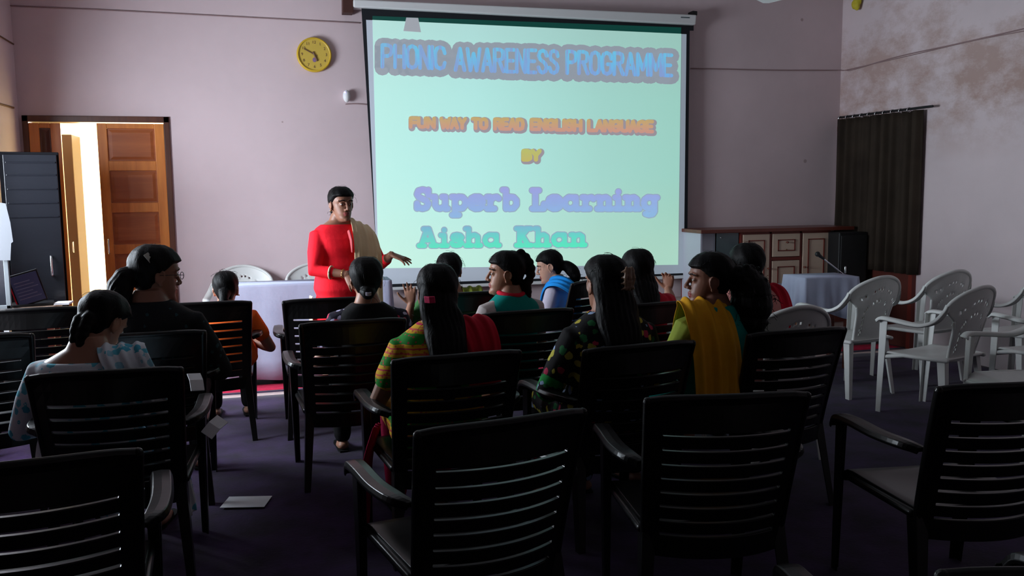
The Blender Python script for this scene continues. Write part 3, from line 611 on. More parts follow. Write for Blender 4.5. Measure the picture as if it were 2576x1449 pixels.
q.rings([[P(a[0], a[1], 6.325), P(b[0], b[1], 6.325), P(b[0], b[1], 6.332), P(a[0], a[1], 6.332)] for a, b in pts]); tag(q.build('white_cloth', mat('grey_white_cloth', (.13, .135, .15), .8), smooth=False), 'white cloth hanging over the corner of the board at the far left edge', 'cloth')
cable([atZ(68, 742, tz+.01), atZ(72, 745, tz+.004)+Vector((0, -.03, 0)), atZ(70, 765, tz-.09)+Vector((0, -.04, 0)), atZ(66, 790, tz-.2)], .009, 'white cable hanging over the front edge of the left corner table', M['white'])
q = MB(); q.box((-.05, -.07, 0), (.05, .07, .012)); o = q.build('notepad', M['paper']); pz = atY(168, 742, ta.y-.38); o.location = (pz.x-.02, ta.y-.40, tz); tag(o, 'white notepad at the right end of the left corner table', 'notepad')
# ------------------------------------------------------------------ chairs
def sheet(q, f, us, vs, hole=None, th=.018):
    """closed slab: f(u, v, side) -> point; cells (i, j) for which hole() is true stay open"""
    nu, nv = len(us), len(vs); V = []; F = []
    for sd in (0, 1):
        for v_ in vs:
            for u_ in us: V.append(f(u_, v_, sd*th))
    idx = lambda i, j, s_: s_*nu*nv+j*nu+i
    solid = {(i, j) for i in range(nu-1) for j in range(nv-1) if not (hole and hole((us[i]+us[i+1])/2, (vs[j]+vs[j+1])/2))}
    for i, j in solid:
        F.append((idx(i, j, 0), idx(i+1, j, 0), idx(i+1, j+1, 0), idx(i, j+1, 0))); F.append((idx(i, j, 1), idx(i, j+1, 1), idx(i+1, j+1, 1), idx(i+1, j, 1)))
        for di, dj, a, b in ((-1, 0, (i, j), (i, j+1)), (1, 0, (i+1, j), (i+1, j+1)), (0, -1, (i, j), (i+1, j)), (0, 1, (i, j+1), (i+1, j+1))):
            if (i+di, j+dj) not in solid: F.append((idx(*a, 0), idx(*b, 0), idx(*b, 1), idx(*a, 1)))
    q.add(V, F)
def lin(a, b, n): return [a+(b-a)*i/n for i in range(n+1)]
def black_chair():
    t = thing('plastic_armchair', (0, 0, 0)); B = M['black_plastic']
    nsl = 8; z0, z1 = .40, .80; pitch = (z1-z0)/nsl
    def yb(z): return -.205-.125*(max(0, z-.40)/.48)**1.15
    def f(u, v_, s_):
        w_ = .235+.025*((v_-.40)/.48); x = u*w_
        bow = (.04+.04*max(0, min(1, (.86-v_)/.12)))*(1-u*u); z = v_
        e = max(0, v_-.835)/.045; z = v_-.012*abs(u)**6*e-.004*u*u
        return (x, yb(v_)-bow-s_+.0, z)
    us = sorted(set([-1, -.96]+lin(-.80, .80, 14)+[.96, 1])); vs = [.33]
    for k in range(nsl): vs += [z0+k*pitch+.002, z0+k*pitch+.012]
    vs += [.815, .85, .872, .88]
    def hole(u, v_): return abs(u) < .80 and any(z0+k*pitch+.002 < v_ < z0+k*pitch+.012 for k in range(nsl))
    q = MB(); sheet(q, f, us, sorted(vs), hole, .020)
    # thick rolled top rail and side stiles
    q2 = MB(); q2.v, q2.f = q.v, q.f
    q2.tube([Vector(f(u, .872, .010)) for u in lin(-.97, .97, 12)], .014, 8)
    for s_ in (-1, 1): q2.tube([Vector(f(s_*.97, v_, .012)) for v_ in lin(.34, .872, 8)], .015, 8)
    q2.build('backrest', B, t, mods=BEV(.003, 2))
    q = MB()
    def fs(u, v_, s_):
        return (u*(.225+.025*v_), -.21+.44*v_, .425-.018*math.sin(math.pi*min(1, v_*1.05))*(1-u*u)+.010*v_-max(0, v_-.9)*.25-s_)
    sheet(q, fs, lin(-1, 1, 10), lin(0, 1, 12), None, .018)
    for s_ in (-1, 1): q.tube([(s_*.235, -.20, .405), (s_*.245, .2, .405)], .016, 8)
    q.tube([(-.24, .215, .395), (.24, .215, .395)], .018, 8)
    q.build('seat', B, t, True, mods=BEV(.003))
    for s_ in (-1, 1):
        q = MB(); pts = [(s_*.243, -.262, .640), (s_*.278, -.215, .652), (s_*.293, -.08, .650), (s_*.293, .08, .652), (s_*.288, .185, .640), (s_*.280, .225, .600)]
        path = smooth_path(pts, 5); rg = []
        for i, p in enumerate(path):
            tt = i/(len(path)-1); wd = .020+.012*min(1, tt*4) ; d = (path[min(i+1, len(path)-1)]-path[max(i-1, 0)]).normalized(); sd = Vector((1, 0, 0)); up = sd.cross(d).normalized()
            th = .010; rg.append([p+sd*wd*a+up*th*b for a, b in ((-1, -.6), (-.8, 1), (0, 1.25), (.8, 1), (1, -.6), (.9, -1.6), (.7, -.6), (-.7, -.6), (-.9, -1.6))])
        q.rings(rg); q.build('armrest', B, t, mods=BEV(.003))
        # front leg: L section tapering to the floor
        for (x1, y1, zt, x0, y0) in ((s_*.278, .215, .61, s_*.262, .245), (s_*.232, -.222, .42, s_*.258, -.30)):
            q = MB(); rg = []
            for tt in (0, .3, .65, 1):
                z = zt*(1-tt); x = x1+(x0-x1)*tt; y = y1+(y0-y1)*tt; a = .036-.013*tt; b = .006; sy = 1 if y1 > 0 else -1
                sh = [(0, 0), (-s_*a*1.3, 0), (-s_*a*1.3, -sy*b), (-s_*b, -sy*b), (-s_*b, -sy*a*1.7), (0, -sy*a*1.7)]
                rg.append([(x+p[0]+s_*.006, y+p[1]+sy*.01, z) for p in sh])
            q.rings(rg); q.build('leg', B, t, mods=BEV(.003))
    return t
def white_chair():
    t = thing('plastic_armchair', (0, 0, 0)); B = M['white_plastic']
    # round-topped woven back on a narrow waist; the rim sweeps on into the arms
    W_ = [(.40, .135), (.50, .145), (.60, .155), (.655, .165), (.685, .190), (.71, .222), (.735, .240), (.77, .238), (.80, .218), (.83, .182), (.855, .132), (.872, .078), (.880, .03)]
    def wv(z):
        for (a, x), (b, y) in zip(W_, W_[1:]):
            if z <= b: return x+(y-x)*(z-a)/(b-a)
        return W_[-1][1]
    def f(u, v_, s_):
        x = u*wv(v_); return (x, -.185-.125*((v_-.40)/.48)+1.0*x*x-s_, v_)
    vs = lin(.40, .64, 16)+[.655, .67, .685, .70, .715, .735, .75, .77, .785, .80, .815, .83, .845, .855, .865, .872, .880]; us = lin(-1, 1, 30)
    def hole(u, v_):
        x = u*wv(v_); r = math.hypot(x, max(0, v_-.60)); i = round(u*15-.5)
        return v_ > .45 and v_ < .85 and ((abs(r-.105) < .006 and (i+round(v_*60)) % 2 == 0) or (abs(r-.19) < .005 and v_ > .62 and i % 2 == 0))
    q = MB(); sheet(q, f, us, vs, hole, .006)
    q.tube([Vector(f(s, .41, 0)) for s in lin(-1, 1, 6)], .012, 8)
    for s_ in (-1, 1): q.tube([Vector(f(s_, v_, .003)) for v_ in lin(.41, .66, 6)], .010, 8)
    rim = [Vector(f(-1, v_, .004)) for v_ in (.735, .77, .80, .83, .855, .872, .880)]; rim += [Vector((-p.x, p.y, p.z)) for p in rim[::-1]]
    q.tube(smooth_path(rim, 3), .013, 10, flat=1.0)
    q.build('backrest', B, t, True)
    q = MB()
    def fs(u, v_, s_): return (u*(.20+.05*math.sin(v_*2.2)), -.21+.44*v_, .43-.015*math.sin(math.pi*v_)*(1-u*u)-max(0, v_-.88)*.3-s_)
    sheet(q, fs, lin(-1, 1, 20), lin(0, 1, 22), None, .012)
    q.tube([fs(u, .99, .02) for u in (-1, -.5, 0, .5, 1)], .014, 8)
    for s_ in (-1, 1): q.tube([fs(s_, v_, .01) for v_ in (0, .3, .6, 1)], .014, 8)
    q.build('seat', B, t, True)
    for s_ in (-1, 1):
        q = MB(); rg = []; path = smooth_path([(s_*.238, -.222, .775), (s_*.246, -.21, .735), (s_*.268, -.17, .675), (s_*.283, -.10, .642), (s_*.285, -.02, .638), (s_*.28, .10, .648), (s_*.272, .20, .652), (s_*.266, .238, .63)], 5)
        for i, p in enumerate(path):
            tt = i/(len(path)-1); d = (path[min(i+1, len(path)-1)]-path[max(i-1, 0)]).normalized(); sd = Vector((1, 0, 0)); up = sd.cross(d).normalized(); wd = .012+.017*min(1, tt*3)
            rg.append([p+sd*wd*a+up*.009*b for a, b in ((-1, -.8), (-.9, .8), (0, 1.2), (.9, .8), (1, -.8), (.85, -1.8), (.7, -.6), (-.7, -.6), (-.85, -1.8))])
        q.rings(rg); q.build('armrest', B, t, True)
        for (x1, y1, zt, x0, y0) in ((s_*.266, .225, .64, s_*.252, .245), (s_*.19, -.19, .43, s_*.225, -.24)):
            q = MB(); rg = []; sy = 1 if y1 > 0 else -1
            for tt in (0, .3, .65, 1):
                z = zt*(1-tt); x = x1+(x0-x1)*tt; y = y1+(y0-y1)*tt; a = .030-.011*tt; b = .006
                sh = [(0, 0), (-s_*a*1.5, 0), (-s_*a*1.5, -sy*b), (-s_*b, -sy*b), (-s_*b, -sy*a*1.9), (0, -sy*a*1.9)]
                rg.append([(x+p[0], y+p[1], z) for p in sh])
            q.rings(rg); q.build('leg', B, t, mods=BEV(.003))
    return t
bproto = black_chair(); wproto = white_chair(); used = {'b': False, 'w': False}
def place(kind, x, y, rz, label, group):
    pr = bproto if kind == 'b' else wproto
    if not used[kind]:
        used[kind] = True; pr.location = (x, y, 0); pr.rotation_euler = (0, 0, rz); tag(pr, label, 'chair', group); return pr
    return dup(pr, (x, y, 0), rz, label, group)
CH_ = {}
def rail(key, lp, rp, label, ang=None, yoff=0):
    """black chair from the picture positions of its back rail's corners (one may be missing if the angle is known)"""
    zt = .872
    if lp and rp:
        a, b = atZ(*lp, zt), atZ(*rp, zt); ang = math.atan2((b-a).y, (b-a).x) if ang is None else R(ang); mid = (a+b)/2
    else:
        ang = R(ang or 0); d = Vector((math.cos(ang), math.sin(ang), 0))*.262
        mid = atZ(*lp, zt)+d if lp else atZ(*rp, zt)-d
    n_ = Vector((-math.sin(ang), math.cos(ang), 0)); c = mid+n_*.335
    CH_[key] = (c.x, c.y, ang); place('b', c.x, c.y, ang, label, 'black plastic armchairs in rows facing the screen')
rail('A', (1035, 1085), (1475, 1025), 'empty black plastic armchair in the nearest row, centre of the picture')
rail('B1', None, (357, 1125), 'empty black plastic armchair in the near left corner with shiny armrest', 6)
rail('BC', (1615, 1000), (2040, 985), 'empty black plastic armchair in the near row, behind the mustard scarf')
rail('F', (2352, 972), None, 'empty black plastic armchair at the right edge with its seat showing', -7)
rail('S', (2352, 1432), None, 'black plastic armchair of which only the top rail shows, lower right edge', -10)
rail('B2', (65, 945), (460, 922), 'black plastic armchair of the woman in the blue and white print')
rail('G', (988, 905), (1305, 880), 'black plastic armchair of the long-haired woman with the pink hair band')
rail('C', (1465, 880), (1745, 855), 'black plastic armchair of the woman with the tortoiseshell hair claw')
rail('D', (1880, 840), (2123, 822), 'black plastic armchair of the woman with the mustard scarf')
rail('K', None, (518, 830), 'black plastic armchair of the woman with glasses and silver hair clip', 3)
rail('B3', None, (85, 838), 'empty black plastic armchair cut by the left edge, second row of empty seats', 8)
rail('B4', None, (212, 771), 'empty black plastic armchair at the far left below the laptop table', 3)
rail('B5', None, (633, 757), 'black plastic armchair of the woman in orange near the white table', 2)
rail('B6', (710, 757), None, 'empty black plastic armchair in front of the white table, below the presenter', 0)
rail('B7', (752, 815), None, 'black plastic armchair of the woman with violet floral sleeves', 3)
rail('E', (1210, 790), (1440, 775), 'black plastic armchair of the woman in the teal top')
rail('H', None, (1737, 757), 'black plastic armchair of the woman raising her hand in red', 8)
rail('Q', None, (1262, 733), 'black plastic armchair of the woman in green behind the pink hair band', 4)
rail('R', (1436, 713), None, 'black plastic armchair of the woman in the blue scarf, turned to the left', 38)
def leg_at(px, py, rz, label, grp='white plastic armchairs standing near the right wall'):
    """white chair from the foot of its front left leg"""
    p = atZ(px, py, 0); r_ = R(rz); v_ = Matrix.Rotation(r_, 3, 'Z') @ Vector((-.262, .262, 0)); c = p-v_
    place('w', c.x, c.y, r_, label, grp); return c
GW = 'white plastic armchairs standing near the right wall'
W1 = place('w', 4.02, 5.40, R(10), 'white plastic armchair nearest the small cloth-covered table', GW)
W2 = place('w', 4.13, 4.66, R(16), 'white plastic armchair standing in the middle of the right-hand group', GW)
W3 = place('w', 4.80, 5.58, R(10), 'white plastic armchair against the right wall behind the middle one', GW)
W4 = place('w', 5.34, 5.20, R(6), 'white plastic armchair with high back at the upper right edge by the wall', GW)
W6 = place('w', 4.90, 4.50, R(5), 'white plastic armchair of which an arm shows at the right edge, beside the middle one', GW)
W5 = place('w', 4.03, 3.80, R(84), 'white plastic armchair turned left, cut by the lower right edge with its seat showing', GW)
a = atY(606, 668, 7.55); place('w', a.x, 7.54, R(180), 'white plastic armchair behind the cloth-covered long table, left one', 'white plastic armchairs behind the long table')
b = atY(755, 662, 7.55); place('w', max(b.x+.02, a.x+.61), 7.54, R(180), 'white plastic armchair behind the long table, right beside the presenter', 'white plastic armchairs behind the long table')
WT = place('w', 2.62, 4.24, R(4), 'white plastic armchair of the woman with the red scarf', 'white plastic armchair among the seated women')
# ------------------------------------------------------------------ people
def RZ(a): return Matrix.Rotation(R(a), 3, 'Z')
def RX(a): return Matrix.Rotation(R(a), 3, 'X')
def RY(a): return Matrix.Rotation(R(a), 3, 'Y')
HEAD = [  # z, front, back, half width (head frame, face towards +y)
 (-.112, .066, .020, .016), (-.104, .080, .000, .030), (-.088, .088, -.030, .042), (-.072, .083, -.050, .049), (-.055, .086, -.064, .054), (-.038, .083, -.074, .059), (-.015, .080, -.084, .065),
 (.012, .078, -.092, .069), (.030, .086, -.096, .071), (.050, .086, -.097, .0725), (.072, .077, -.090, .069), (.092, .060, -.074, .058), (.106, .038, -.052, .042), (.115, .010, -.026, .020)]
def head_mb(q, s=1.0):
    rg = []
    for z, f, b, w_ in HEAD:
        c = (f+b)/2; h = (f-b)/2; ring = []
        for k in range(28):
            a = 2*math.pi*k/28; sa, ca = math.sin(a), math.cos(a); e = .88
            x = w_*math.copysign(abs(ca)**e, ca); y = c+h*math.copysign(abs(sa)**e, sa)
            if y > .03: # eye sockets
                for ex in (-.031, .031):
                    d = math.hypot((x-ex)/.020, (z-.010)/.016)
                    if d < 1: y -= .009*(1-d)
            ring.append(Vector((x, y, z))*s)
        rg.append(ring)
    q.rings(rg)
    q.tube([Vector(p)*s for p in ((0, .082, .022), (0, .094, -.004), (0, .103, -.024))], [.006*s, .008*s, .0105*s], 10)
    for sx_ in (-1, 1):
        q.ell(Vector((sx_*.011, .092, -.029))*s, (.009*s, .010*s, .008*s), 10)
        q.ell(Vector((sx_*.031, .068, .010))*s, .0135*s, 12)                       # lidded eye
        q.tube([Vector((sx_*.014, .088, .031))*s, Vector((sx_*.034, .084, .036))*s, Vector((sx_*.052, .068, .030))*s], .0055*s, 8)
        # ear: rim, lobe
        q.ell(Vector((sx_*.0735, -.008, -.004))*s, (.007*s, .017*s, .028*s), 12, RX(-12))
        q.tube([Vector((sx_*(.073+.006), -.008+.019*math.cos(a), .002+.027*math.sin(a)))*s for a in [R(d) for d in range(-60, 215, 30)]], .0045*s, 6)
        q.ell(Vector((sx_*.074, -.002, -.031))*s, (.006*s, .009*s, .009*s), 8)
    q.ell(Vector((0, .085, -.0515))*s, (.023*s, .0085*s, .0062*s), 14); q.ell(Vector((0, .084, -.0635))*s, (.019*s, .0085*s, .0072*s), 14)
    q.ell(Vector((0, .078, -.094))*s, (.020*s, .013*s, .015*s), 12)
def hair_cap(q, s=1.0, puff=1.0, low=-.075, parting=True, back=0, front=0):
    """hair shell: swells outside the skull at the sides and back, dives under the face skin"""
    rg = []; zs = [low]+[low+(.118-low)*i/15 for i in range(1, 16)]
    for z in zs:
        for i in range(len(HEAD)-1):
            if HEAD[i][0] <= z <= HEAD[i+1][0]: break
        t = min(1, max(0, (z-HEAD[i][0])/(HEAD[i+1][0]-HEAD[i][0]))); f, b, w_ = [HEAD[i][k]*(1-t)+HEAD[i+1][k]*t for k in (1, 2, 3)]
        c = (f+b)/2; h = (f-b)/2; ring = []
        if z > .09: f -= 0
        for k in range(40):
            a = 2*math.pi*k/40; sa, ca = math.sin(a), math.cos(a)
            x, y = w_*math.copysign(abs(ca)**.88, ca), c+h*math.copysign(abs(sa)**.88, sa)
            line = -.020+front+(.075-front*.5)*max(0, min(1, z/.066)) if z < .068-front*.45 else 1     # face side of this line is bare
            if z < -.02: line = -.028-.2*(-.02-z)
            n_ = Vector((ca, sa, 0)); th = (.009+.006*puff*max(0, min(1, (z+.02)/.08)))*puff+.004*math.sin(a*9+z*60)*.5+back*max(0, -sa)
            d = max(0, y-line)
            th = th*max(0, min(1, (line-y)/.030+.12)) if d <= 0 else th*.12*(1-min(1, d/.01))-.008*min(1, d/.01)
            th *= min(1, .55+(z-low)/.04)
            if parting and z > .08 and sa > -.3: th -= .004*math.exp(-(x/.006)**2)
            ring.append(Vector((x+n_.x*th, y+n_.y*th, z+(.012*puff if z > .10 else .010*puff*max(0, (z-.06)/.04))))*s)
        rg.append(ring)
    q.rings(rg)
def hand_mb(q, wr, d, nrm, side, curl=(20, 25, 25, 30), spread=6, s=1.0, thumb=35):
    """wr wrist point, d pointing direction, nrm back-of-hand normal, side +1 thumb towards d x nrm"""
    d = Vector(d).normalized(); nrm = Vector(nrm); nrm = (nrm-d*nrm.dot(d)).normalized(); sd = d.cross(nrm)*side
    rg = []
    for t, w_, th in ((-.02, .024, .019), (.0, .026, .018), (.025, .034, .0155), (.06, .040, .0135), (.082, .040, .012), (.088, .034, .008)):
        c = wr+d*t*s; rg.append([c+sd*w_*s*math.cos(a)+nrm*th*s*math.sin(a) for a in [6.2832*k/14 for k in range(14)]])
    q.rings(rg)
    L = (.066, .075, .070, .054)
    for k in range(4):
        off = (.030-.020*k)*s; ang = (1.5-k)*spread; dd = (d*math.cos(R(ang))+sd*math.sin(R(ang))).normalized()
        p = wr+d*(.078-.004*abs(k-1.2))*s+sd*off; c = curl[k]; pts = [p]; a = c*.5
        for seg, fr in enumerate((.45, .32, .25)):
            v_ = dd*math.cos(R(a))-nrm*math.sin(R(a)); p = p+v_*L[k]*fr*s; pts.append(p); a += c
        q.tube(pts, [.0088*s, .0082*s, .0075*s, .0062*s], 8)
    p = wr+d*.018*s+sd*.026*s-nrm*.004*s; td = (d*math.cos(R(thumb+12))+sd*math.sin(R(thumb+12))-nrm*.25).normalized(); pts = [p]
    for seg, fr in enumerate((.036, .030, .024)): p = p+td*fr*s; pts.append(p); td = (td+d*.28-nrm*.1).normalized()
    q.tube(pts, [.0135*s, .0105*s, .0095*s, .0075*s], 8)
def ik(S, W, a, b, pole):
    v_ = W-S; L = min(v_.length, (a+b)*.985); d = v_.normalized(); W = S+d*L
    x = (a*a-b*b+L*L)/(2*L); h = math.sqrt(max(0, a*a-x*x)); p = Vector(pole); p = (p-d*p.dot(d)).normalized(); return S+d*x+p*h, W
TORSO = [(.455, -.075, .165, .125), (.50, -.078, .182, .132), (.56, -.09, .172, .122), (.64, -.11, .150, .108), (.72, -.125, .143, .104), (.79, -.128, .152, .116), (.85, -.132, .158, .112), (.895, -.135, .160, .092), (.925, -.137, .142, .076), (.950, -.137, .108, .065), (.978, -.134, .070, .057), (1.03, -.122, .052, .052)]
def person(key, loc, yaw, label, s=1.0, wide=1.0, hy=0, hp=0, ht=0, sk='skin', top='black_cloth', bottom='black_cloth', sleeve='short', hair='bun', puff=1.0, stand=False, neckcut=None,
           hands=(None, None), vox=.006, sleeve_mat=None, leanf=0, leans=0, seed=0, fingers=None, sandals=True, poles=(None, None), hdir=(None, None), lowneck=0, hair_low=None, head=None):
    P0 = Vector((loc[0], loc[1], 0)); t = thing('person', P0, R(yaw), label, 'person'); inv = RZ(-yaw)
    loc_ = lambda p: inv @ (Vector(p)-P0)          # world -> local
    z0 = 0 if not stand else .343
    hs_ = s*1.03; tz = 1.0
    if head: tz = (atY(head[0], head[1], loc[1]+.03*math.cos(R(yaw))).z-.018-.44-.197*hs_)/(.555*s)
    def J(x, y, z):   # torso point, sheared by the lean and scaled
        k = max(0, (z-.5)/.5); yy = y if not stand else (y+.11*min(1, max(.0, (z-.45)/.3)))
        if stand: yy = y+.10
        return Vector((x*s+leans*k, yy*s+leanf*k, (z-.44)*s*tz+.44+z0))
    def tor(infl, z_lo, z_hi, q, extra=None):
        rg = []
        for z, yc, rx, ry in (extra or [])+TORSO:
            if z < z_lo or z > z_hi: continue
            c = J(0, yc, z); rg.append([c+Vector(((rx*wide+infl)*math.copysign(abs(math.cos(a))**.85, math.cos(a))*s, (ry*(.6+.4*wide)+infl)*math.copysign(abs(math.sin(a))**.85, math.sin(a))*s, 0)) for a in [6.2832*k/32 for k in range(32)]])
        q.rings(rg)
    # joints
    nk = J(0, -.128, .985); piv = J(0, -.112, .995); HR = RZ(hy) @ RY(ht) @ RX(-hp)
    hc = piv+HR @ Vector((0, .018, .085))*hs_
    Xh = Matrix.Translation(hc) @ HR.to_4x4()
    A, B_ = .265*s, .235*s; arms = []
    for i, sx_ in enumerate((-1, 1)):
        S = J(sx_*.150*(.35+.65*wide), -.135, .876)
        W = loc_(hands[i]) if hands[i] is not None else (J(sx_*.15, .13, .60) if not stand else J(sx_*.24, -.08, .40))
        E_, W = ik(S, W, A, B_, poles[i] or (sx_*.7, -.5, -.6)); arms.append((S, E_, W, sx_))
    if stand: legs = [(J(sx_*.085, -.08, .48), Vector((sx_*.095, .0, .43)), Vector((sx_*.10, -.03, .07)), sx_) for sx_ in (-1, 1)]
    else: legs = [(J(sx_*.09, -.05, .52), Vector((sx_*.11, .33, .515)), Vector((sx_*.105, .335, .08)), sx_) for sx_ in (-1, 1)]
    r = .5+.5*wide
    # --- the body, one continuous skin
    q = MB(); tor(0, .40, 2, q)
    q.tube([nk-Vector((0, 0, .04))*s, piv+Vector((0, .005, .02))*s, hc+HR @ Vector((0, -.012, -.05))*s], [.052*s, .046*s, .047*s], 14)
    q.X = Xh; head_mb(q, hs_); q.X = Matrix.Identity(4)
    for i, (S, E_, W, sx_) in enumerate(arms):
        q.tube([S-Vector((sx_*.02, 0, 0)), S, S.lerp(E_, .4), E_], [.050*s*r, .054*s*r, .045*s*r, .036*s*r], 12)
        q.tube([E_, E_.lerp(W, .3), W], [.036*s*r, .037*s*r, .024*s], 12)
        d = (W-E_).normalized(); fd = hdir[i] or (d, (sx_*.2, .1, 1)); fd = (Vector(fd[0]) if hdir[i] is None else inv @ Vector(fd[0]), Vector(fd[1]) if hdir[i] is None else inv @ Vector(fd[1]))
        tv = fd[0].normalized().cross(fd[1]); want = -sx_ if hdir[i] is None else 1
        side = 1 if (tv.x*(-sx_) > 0) else -1
        if hdir[i] is not None and len(hdir[i]) > 2: side = hdir[i][2]
        c = (fingers or {}).get(i, ((28, 32, 34, 38), 5)); hand_mb(q, W, fd[0], fd[1], side, c[0], c[1], s)
    for hp_, kn, an, sx_ in legs:
        q.tube([hp_, hp_.lerp(kn, .5), kn], [.085*s*r, .072*s*r, .055*s], 14); q.tube([kn, kn.lerp(an, .3), an], [.053*s, .052*s, .033*s], 12)
        q.tube([an+Vector((0, -.02, -.03)), an+Vector((0, .06, -.045)), an+Vector((0, .16, -.058))], [.034*s, .036*s, .022*s], 10, flat=.75)
    body = q.build('body', M[sk], t, True, mods=remesh(vox, 3))
    me = body.data; me.materials.append(M['lips']); me.materials.append(M['hair']); XI = Xh.inverted()
    for p in me.polygons:
        c = (XI @ p.center)/hs_
        if c.y > .075 and abs(c.x) < .0235 and -.070 < c.z < -.046 and c.y > .079: p.material_index = 1
        elif c.y > .055 and .032-abs(abs(c.x)-.032)*.22 < c.z < .0385-abs(abs(c.x)-.032)*.22 and .012 < abs(c.x) < .054: p.material_index = 2
    for sx_ in (-1, 1):
        q = MB(); q.X = Xh; q.ell(Vector((sx_*.031, .0755, .008))*hs_, (.011*hs_, .0075*hs_, .0052*hs_), 12); e = q.build('eye', M['eye_white'], t, True)
        q = MB(); q.X = Xh; q.ell(Vector((sx_*.031, .0815, .008))*hs_, (.0050*hs_, .0022*hs_, .0050*hs_), 10); q.build('iris', M['iris'], e, True)
    # --- clothes
    q = MB(); tm = M[top]
    hi = neckcut or .982
    if stand:
        ex = [(-.02, -.085, .225, .165), (.10, -.085, .215, .155), (.25, -.085, .200, .145), (.38, -.08, .185, .135)]
        tor(.016, -1, hi, q, ex)
    else:
        tor(.014, .44, hi, q)
        for hp_, kn, an, sx_ in legs: q.tube([hp_, hp_.lerp(kn, .5), kn+Vector((0, -.03, 0))], [.104*s*r, .092*s*r, .078*s], 14)
        q.ell((0, .10, .515), (.10, .20, .055), 16)
    fr = {'short': .55, 'three': 1.5, 'long': 1.95, 'none': .12}[sleeve]
    for S, E_, W, sx_ in arms:
        sq = q if sleeve_mat is None else MB()
        pts = [S-Vector((sx_*.03, 0, 0)), S]; rr = [.052*s*r, .061*s*r]
        if sleeve_mat is not None: rr = [.060*s*r, .073*s*r]; pts[0] = S-Vector((sx_*.045, 0, -.012))
        if fr <= 1: pts.append(S.lerp(E_, fr)); rr.append(.058*s*r)
        else: pts += [S.lerp(E_, .5), E_, E_.lerp(W, fr-1)]; rr += [.062*s*r, .052*s*r, .040*s*r]
        sq.tube(pts, rr, 14)
        if sleeve_mat is not None: sq.build('sleeve', M[sleeve_mat], t, True, mods=remesh(max(vox, .006), 4))
    kv = max(vox, .006)
    q.build('kurta', tm, t, True, mods=remesh(kv, 14))
    q = MB()
    for hp_, kn, an, sx_ in legs:
        if stand: q.tube([hp_, kn, an+Vector((0, 0, .03))], [.095*s*r, .082*s, .062*s], 14)
        else: q.tube([kn+Vector((0, -.09, 0)), kn, kn.lerp(an, .35), an+Vector((0, 0, .03))], [.068*s, .068*s, .066*s, .050*s], 14)
    q.ell(J(0, -.07, .50), (.15*s*r, .11*s, .09*s), 16); q.build('trousers', M[bottom], t, True, mods=remesh(.008, 4))
    for hp_, kn, an, sx_ in legs:
        q = MB(); rg = []
        for y, w_ in ((-.06, .022), (-.02, .032), (.06, .036), (.13, .042), (.18, .034), (.20, .015)):
            rg.append([(an.x+w_*a, an.y+y, .018+h_) for a, h_ in ((-1, 0), (1, 0), (1, .010), (-1, .010))])
        q.rings(rg); q.build('sandal', M['black_cloth'], t)
    # --- hair
    rnd = random.Random(seed+11); q = MB(); q.X = Xh; strands = MB(); strands.X = Xh
    hair_cap(q, hs_, puff, low=hair_low if hair_low is not None else -.070, front=.009 if stand else .002)
    H = lambda x, y, z: Vector((x, y, z))*hs_
    q.X = Matrix.Identity(4); world = lambda v_: Xh @ v_
    def fuzz(n, c0, c1, r0, ln, rad=.0009):
        for _ in range(n):
            tt = rnd.random(); c = world(c0).lerp(world(c1), tt); a = rnd.uniform(0, 6.28); d = Vector((math.cos(a), math.sin(a), rnd.uniform(-.6, .6))).normalized()
            p = c+d*r0; pts = [p]; 
            for k in range(4): d = (d+Vector((rnd.uniform(-.8, .8), rnd.uniform(-.8, .8), rnd.uniform(-1, .4)))).normalized(); p = p+d*ln/4; pts.append(p)
            strands.tube(pts, rad, 4, ends=False)
    strands.X = Matrix.Identity(4)
    for _ in range(26):                    # fly-away hairs over the crown
        a = rnd.uniform(0, 6.28); b = rnd.uniform(.2, 1.3); n_ = Vector((math.cos(a)*math.cos(b), math.sin(a)*math.cos(b), math.sin(b)))
        if n_.y > .45: continue
        p = Vector((n_.x*.078, -.004+n_.y*.095, .02+n_.z*.098))*hs_; tdir = n_.cross(Vector((rnd.uniform(-1, 1), rnd.uniform(-1, 1), .3))).normalized(); pts = [world(p*.97)]
        for k in range(4): p = p+tdir*.017+n_*.007*(1.6-k); pts.append(world(p))
        strands.tube(pts, .0007, 4, ends=False)
    back = world(H(0, -.085, -.02)); down = Vector((0, 0, -1))
    bk = (RZ(hy) @ Vector((0, -1, 0)))
    def tail(start, pts, rad, waves=0, n=16, flat=1.0, amp=.006, nstr=14):
        path = smooth_path([start]+pts, 5); q.tube(path, rad, n, flat=flat, up=(0, 1, 0) if flat < 1 else None)
        for k in range(nstr):              # locks running along the tail
            ph = k/nstr*6.283; pp_ = []
            for i, p in enumerate(path):
                tt = i/(len(path)-1); j = min(int(tt*(len(rad)-1)), len(rad)-2); rr_ = rad[j]+(rad[j+1]-rad[j])*(tt*(len(rad)-1)-j)
                d = (path[min(i+1, len(path)-1)]-path[max(i-1, 0)]).normalized(); x_, y_ = frame(d)
                if flat < 1: x_ = d.cross(Vector((0, 1, 0))).normalized(); y_ = d.cross(x_)
                pp_.append(p+(x_*math.cos(ph+waves*tt)+y_*math.sin(ph+waves*tt)*flat)*rr_*(.93+.04*math.sin(tt*20+k)))
            q.tube(pp_, [amp*1.3, amp, amp*.7], 6)
    loc2 = lambda x, y, z: J(x, y, z)
    if hair == 'bun': q.ell(world(H(0, -.108, -.045)), (.036*s, .030*s, .036*s), 16); q.ell(world(H(0, -.095, -.04)), (.045*s, .03*s, .03*s), 14); fuzz(10, H(0, -.10, -.05), H(0, -.10, -.07), .03, .05)
